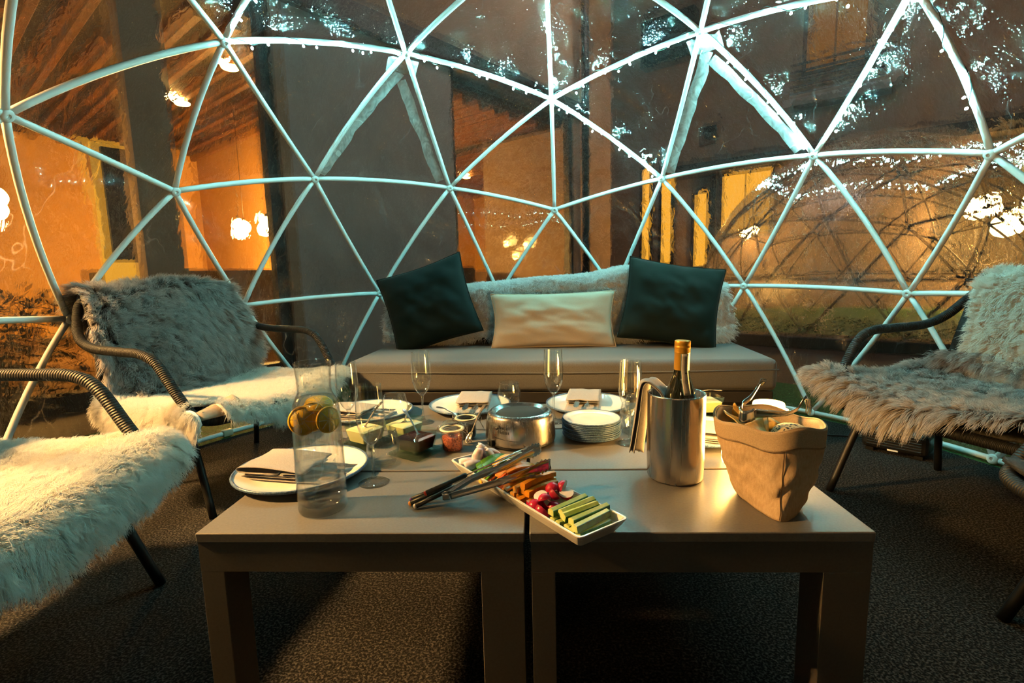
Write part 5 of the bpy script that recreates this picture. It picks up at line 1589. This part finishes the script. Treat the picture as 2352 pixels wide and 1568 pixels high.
# ------------------------------------------------------------------ wine cooler, bottle, cloth
WC = Vector((0.313, -0.571, TAB))
wc = thing('wine_cooler', 'brushed steel wine cooler standing near the front of the right table', 'wine cooler', WC)
lathe('cylinder', [(0, 0), (0.052, 0), (0.0565, 0.0015), (0.0585, 0.006), (0.0595, 0.05), (0.0597, 0.183), (0.0603, 0.1855), (0.0585, 0.1865), (0.0555, 0.1845), (0.0550, 0.05), (0.054, 0.008), (0, 0.008)], 'steel_brushed', wc, 72)
bt = thing('wine_bottle', 'dark wine bottle with gold foil neck in the steel cooler', 'bottle', WC + Vector((0.006, 0.004, 0.009))); bt.rotation_euler = (0, 0.02, 0)
bprof = smooth_prof([(0.034, 0.0), (0.0372, 0.004), (0.0375, 0.02), (0.0375, 0.13), (0.0365, 0.150), (0.0310, 0.175), (0.0240, 0.195), (0.0175, 0.215), (0.0150, 0.235), (0.0145, 0.283)], 4)
lathe('glass', [(0, 0)] + bprof + [(0, 0.283)], 'bottle_glass', bt, 48)
fo_ = [(0.0158, 0.226), (0.0157, 0.262), (0.0160, 0.2625)]
for k in range(3):
    z = 0.2645 + k * 0.0022; fo_ += [(0.0163, z), (0.0157, z + .0011)]
fo_ += [(0.0164, 0.2720), (0.0164, 0.2765), (0.0157, 0.2775), (0.0165, 0.2790), (0.0158, 0.2805), (0.0166, 0.2822), (0.0160, 0.2840), (0.0163, 0.2865), (0.0150, 0.2880), (0, 0.2882)]
lathe('foil_cap', fo_, 'foil_gold', bt, 48)
rb = lambda z: float(np.interp(z, [0.13, 0.150, 0.175, 0.195, 0.215, 0.226, 0.262], [0.0375, 0.0365, 0.0310, 0.0240, 0.0178, 0.0160, 0.0159]))
def neck_strip(name, z0, z1, x0, x1, off, mat):
    def f(u, v):
        z = z0 + (z1 - z0) * v; r = rb(z) + off; x = x0 + (x1 - x0) * u
        an = -PI / 2 + 0.16 + 0.10 * (1 - v) + x / r
        return (r * math.cos(an), r * math.sin(an), z)
    return grid_mesh(name, f, 8, 14, mat, bt, 0.0002)
neck_strip('label_edge', 0.176, 0.2615, -0.0088, 0.0088, 0.0004, 'label_teal')
nl = neck_strip('neck_label', 0.1765, 0.2610, -0.0072, 0.0072, 0.0007, 'label_paper')
for (x, z0, z1) in ((0.0012, 0.225, 0.256), (0.0040, 0.228, 0.258)):
    zz = z0
    while zz < z1:
        neck_strip('label_print', zz, zz + 0.0013, x - .0008, x + .0008, 0.0010, 'print_black'); zz += 0.0024
for k in range(2): neck_strip('label_print', 0.2195 - k * .0, 0.2225, 0.0 + k * .003, 0.002 + k * .003, 0.0010, 'print_black')
def ring_mark(rad):
    pts = []
    for k in range(20):
        a = 2 * PI * k / 20; z = 0.2035 + rad * math.sin(a); x = 0.002 + rad * math.cos(a); r = rb(z) + 0.0011; an = -PI / 2 + 0.21 + x / r
        pts.append((r * math.cos(an), r * math.sin(an), z))
    tube('label_emblem', pts, 0.0002, 'print_black', bt, 4, closed=True)
ring_mark(0.0042); ring_mark(0.0025)
# cloth hung over the cooler rim
ct = thing('grey_cloth', 'grey linen cloth hanging over the left rim of the wine cooler', 'cloth', WC)
cpath = catmull([(-0.018, 0.150), (-0.030, 0.180), (-0.046, 0.196), (-0.060, 0.2045), (-0.070, 0.196), (-0.0735, 0.170), (-0.078, 0.120), (-0.082, 0.080), (-0.085, 0.047)], 5)
def cloth(layer):
    def f(u, v):
        k = v * (len(cpath) - 1); i = min(int(k), len(cpath) - 2); fr = k - i
        x, z = cpath[i] * (1 - fr) + cpath[i + 1] * fr
        w = 0.046 + 0.034 * v; y = (u - .35) * w
        x = x - layer * 0.005 * (1 if v > .35 else -0.2) + 0.0045 * math.sin(u * 7 + v * 3 + layer) * (0.3 + v) + 0.010 * (u - .5) ** 2
        return (*rot2(x, y, -0.42), z + 0.004 * math.sin(u * 5) * v - 0.02 * v * u * (v > .6) + layer * 0.003 * (v < .5))
    return f
grid_mesh('outer_fold', cloth(1), 16, 40, 'napkin_grey', ct, 0.0018)
grid_mesh('inner_fold', cloth(0), 16, 40, 'napkin_grey', ct, 0.0018)

# ------------------------------------------------------------------ LED candles
def candle(x, y, r, h, label, energy):
    t = thing('led_candle', label, 'candle', (x, y, TAB), 0, 'glowing LED candles on the right table')
    lathe('wax', [(0, 0.0), (r * .92, 0.0), (r, 0.005), (r, h - .004), (r * .96, h), (r * .88, h), (r * .84, h - .004), (r * .80, h - .014)], 'candle_wax', t, 40)
    lathe('glowing_hollow', [(r * .80, h - .014), (r * .6, h - .020), (0, h - .022)], 'candle_core', t, 32)
    point_light('led_candle_light', (x, y, TAB + h + 0.03), energy, WARM, r * .8)
candle(0.464, -0.480, 0.027, 0.085, 'glowing LED candle between the cooler and the canvas bag', 2.4)
candle(0.537, -0.484, 0.0395, 0.128, 'large glowing LED candle rising behind the canvas bag', 4.5)
candle(0.572, -0.385, 0.036, 0.117, 'glowing LED candle farthest back behind the canvas bag', 3.0)

# ------------------------------------------------------------------ canvas bag of bread
BG = Vector((0.465, -0.655, TAB))
bag = thing('canvas_bread_bag', 'tan canvas bag of crisps and bread at the right front of the table', 'bag', BG)
rim_pts = [(.466, -.738), (.512, -.730), (.552, -.700), (.562, -.640), (.545, -.590), (.500, -.562), (.440, -.566), (.398, -.585), (.381, -.622), (.398, -.668), (.430, -.706)]
bot_pts = [(.452, -.766), (.478, -.755), (.504, -.722), (.507, -.690), (.498, -.655), (.472, -.630), (.446, -.630), (.428, -.640), (.419, -.662), (.423, -.690), (.434, -.730)]
NB = 88
def ring_of(pts):
    c = catmull(pts, 8, True); return [np.array([p[0] - BG.x, p[1] - BG.y]) for p in c]
RIM, BOT = ring_of(rim_pts), ring_of(bot_pts)
def bag_pt(k, v, off=0.0):
    k = k % NB
    sm = v ** 0.75
    p = BOT[k] * (1 - sm) + RIM[k] * sm
    c = np.array([0.0, 0.0])
    d = p - c; dn = d / (np.linalg.norm(d) + 1e-9)
    th = 2 * PI * k / NB
    wr = 0.0035 * vnoise(th * 3.2 + v * 5, v * 9, 4) + 0.0022 * vnoise(th * 9 - v * 11, v * 6 + th, 7)
    bul = 0.010 * math.sin(PI * v) * (0.6 + .4 * math.cos(th - 2.6))
    pinch = 0.0
    if k < 4 or k > NB - 4: pinch = -0.004 * (1 - min(k, NB - k) / 4) * math.sin(PI * min(1, v * 1.2))
    p = p + dn * (wr * math.sin(PI * min(1, v + .1)) + bul + pinch + off)
    zt = 0.152 + 0.006 * math.sin(th * 2 + .6) + 0.004 * math.sin(th * 5)
    lift_ = 0.012 * (1 - v) ** 2 * max(0.0, math.sin(th * 1.0 - 1.0))
    return (p[0], p[1], v * zt + lift_)
def bag_body(u, v):
    return bag_pt(int(round(u * NB)) % NB, 0.002 + v * 0.80)
grid_mesh('body', bag_body, NB, 30, 'bag_canvas', bag, 0.0022, closed_u=True)
Vb = [bag_pt(k, 0.004, -0.001) for k in range(NB)]; pyd('bottom', Vb, [tuple(range(NB))], 'bag_canvas', bag, False)
def cuff(u, v):
    x = bag_pt(int(round(u * NB)) % NB, 0.775 + 0.225 * v, 0.0028); return x
grid_mesh('cuff', cuff, NB, 8, 'bag_cuff', bag, 0.0030, closed_u=True)
def lining(u, v):
    return bag_pt(int(round(u * NB)) % NB, 0.45 + 0.55 * v, -0.004 + 0.0045 * (v > .98))
grid_mesh('lining', lining, NB, 10, 'bag_cuff', bag, 0.0015, closed_u=True)
tube('hem', [bag_pt(k, 1.0, 0.001) for k in range(NB)], 0.0022, 'bag_cuff', bag, 6, closed=True)
tube('hem_stitch', [bag_pt(k, 0.79, 0.0042) for k in range(NB)], 0.0005, 'bag_stitch', bag, 4, closed=True)
tube('front_seam', [bag_pt(0, v, 0.0035) for v in np.linspace(0.02, 0.985, 40)], 0.0009, 'bag_stitch', bag, 5)
def crisp(loc, rot, sc, label):
    t = thing('tortilla_crisp', label, 'crisp', loc, 0, 'crisps in the canvas bag'); t.rotation_euler = rot
    def f(u, v):
        a = (2 * u - 1) * (1 - v * .95); x = a * 0.026 * sc; y = (v - .4) * 0.05 * sc
        return (x, y, 0.010 * sc * (a * a - .4) + 0.004 * math.sin(v * 5))
    grid_mesh('wafer', f, 8, 8, 'crisp', t, 0.0018)
crisp((0.420, -0.630, TAB + .143), (0.7, 0.2, 0.8), 1.1, 'golden crisp at the left of the canvas bag')
crisp((0.432, -0.600, TAB + .152), (1.1, -0.2, 2.2), 1.0, 'golden crisp standing up at the back left of the canvas bag')
crisp((0.462, -0.628, TAB + .146), (0.6, 0.5, -0.6), 1.2, 'golden rounded crisp in the middle of the canvas bag')
crisp((0.448, -0.660, TAB + .138), (0.3, -0.4, 1.7), 1.2, 'golden crisp low under the tongs in the bag')
crisp((0.478, -0.600, TAB + .138), (0.5, 0.1, 0.2), 1.2, 'golden crisp at the back of the canvas bag')
br = thing('seeded_roll', 'seed-covered bread roll in the right of the canvas bag', 'bread', (0.507, -0.668, TAB + .120))
lathe('crust', smooth_prof([(0, -0.030), (0.026, -0.024), (0.036, -0.005), (0.033, 0.012), (0.020, 0.024), (0, 0.028)], 4), 'crisp', br, 32)
lathe('seeds', smooth_prof([(0.0345, 0.010), (0.030, 0.0175), (0.020, 0.0250), (0, 0.0290)], 4), 'seed_bread', br, 32)
# tongs resting across the bag mouth
tb_ = thing('serving_tongs', 'steel tongs resting across the mouth of the canvas bag', 'tongs', (0.425, -0.668, TAB + 0.16))
def rel2(p): return (p[0] - 0.425, p[1] + 0.668, p[2] - TAB - 0.16)
b1 = lerp_list([rel2(p) for p in ((0.414, -0.664, .570), (0.425, -0.640, .578), (0.446, -0.622, .588), (0.464, -0.606, .604), (0.474, -0.598, .616), (0.482, -0.594, .612))], 6)
ribbon('looped_arm', b1, list(np.interp(np.arange(len(b1)), [0, 10, 20, 30], [0.011, 0.007, 0.005, 0.008])), (0.1, -0.2, 1), 'steel', tb_, cup=0.2)
b2 = lerp_list([rel2(p) for p in ((0.436, -0.676, .570), (0.462, -0.676, .570), (0.494, -0.676, .571), (0.516, -0.668, .578), (0.530, -0.660, .594), (0.536, -0.658, .600))], 6)
ribbon('forked_arm', b2, list(np.interp(np.arange(len(b2)), [0, 10, 20, 30], [0.011, 0.006, 0.004, 0.004])), (0.0, -0.4, 1), 'steel', tb_, cup=-0.2)
for k in range(3):
    yy = -0.666 + k * 0.008
    tube('prong', [rel2(p) for p in ((0.532, -0.659, .597), (0.538, yy, .594), (0.540, yy - .002, .578), (0.538, yy - .003, .566))], [0.0022, 0.0022, 0.0018, 0.0008], 'steel', tb_, 6)
bb = lerp_list([rel2(p) for p in ((0.414, -0.664, .570), (0.409, -0.673, .568), (0.412, -0.684, .566), (0.424, -0.684, .567), (0.436, -0.676, .570))], 6)
ribbon('spring_bend', bb, [0.0115] * len(bb), (0, 0, 1), 'steel', tb_)
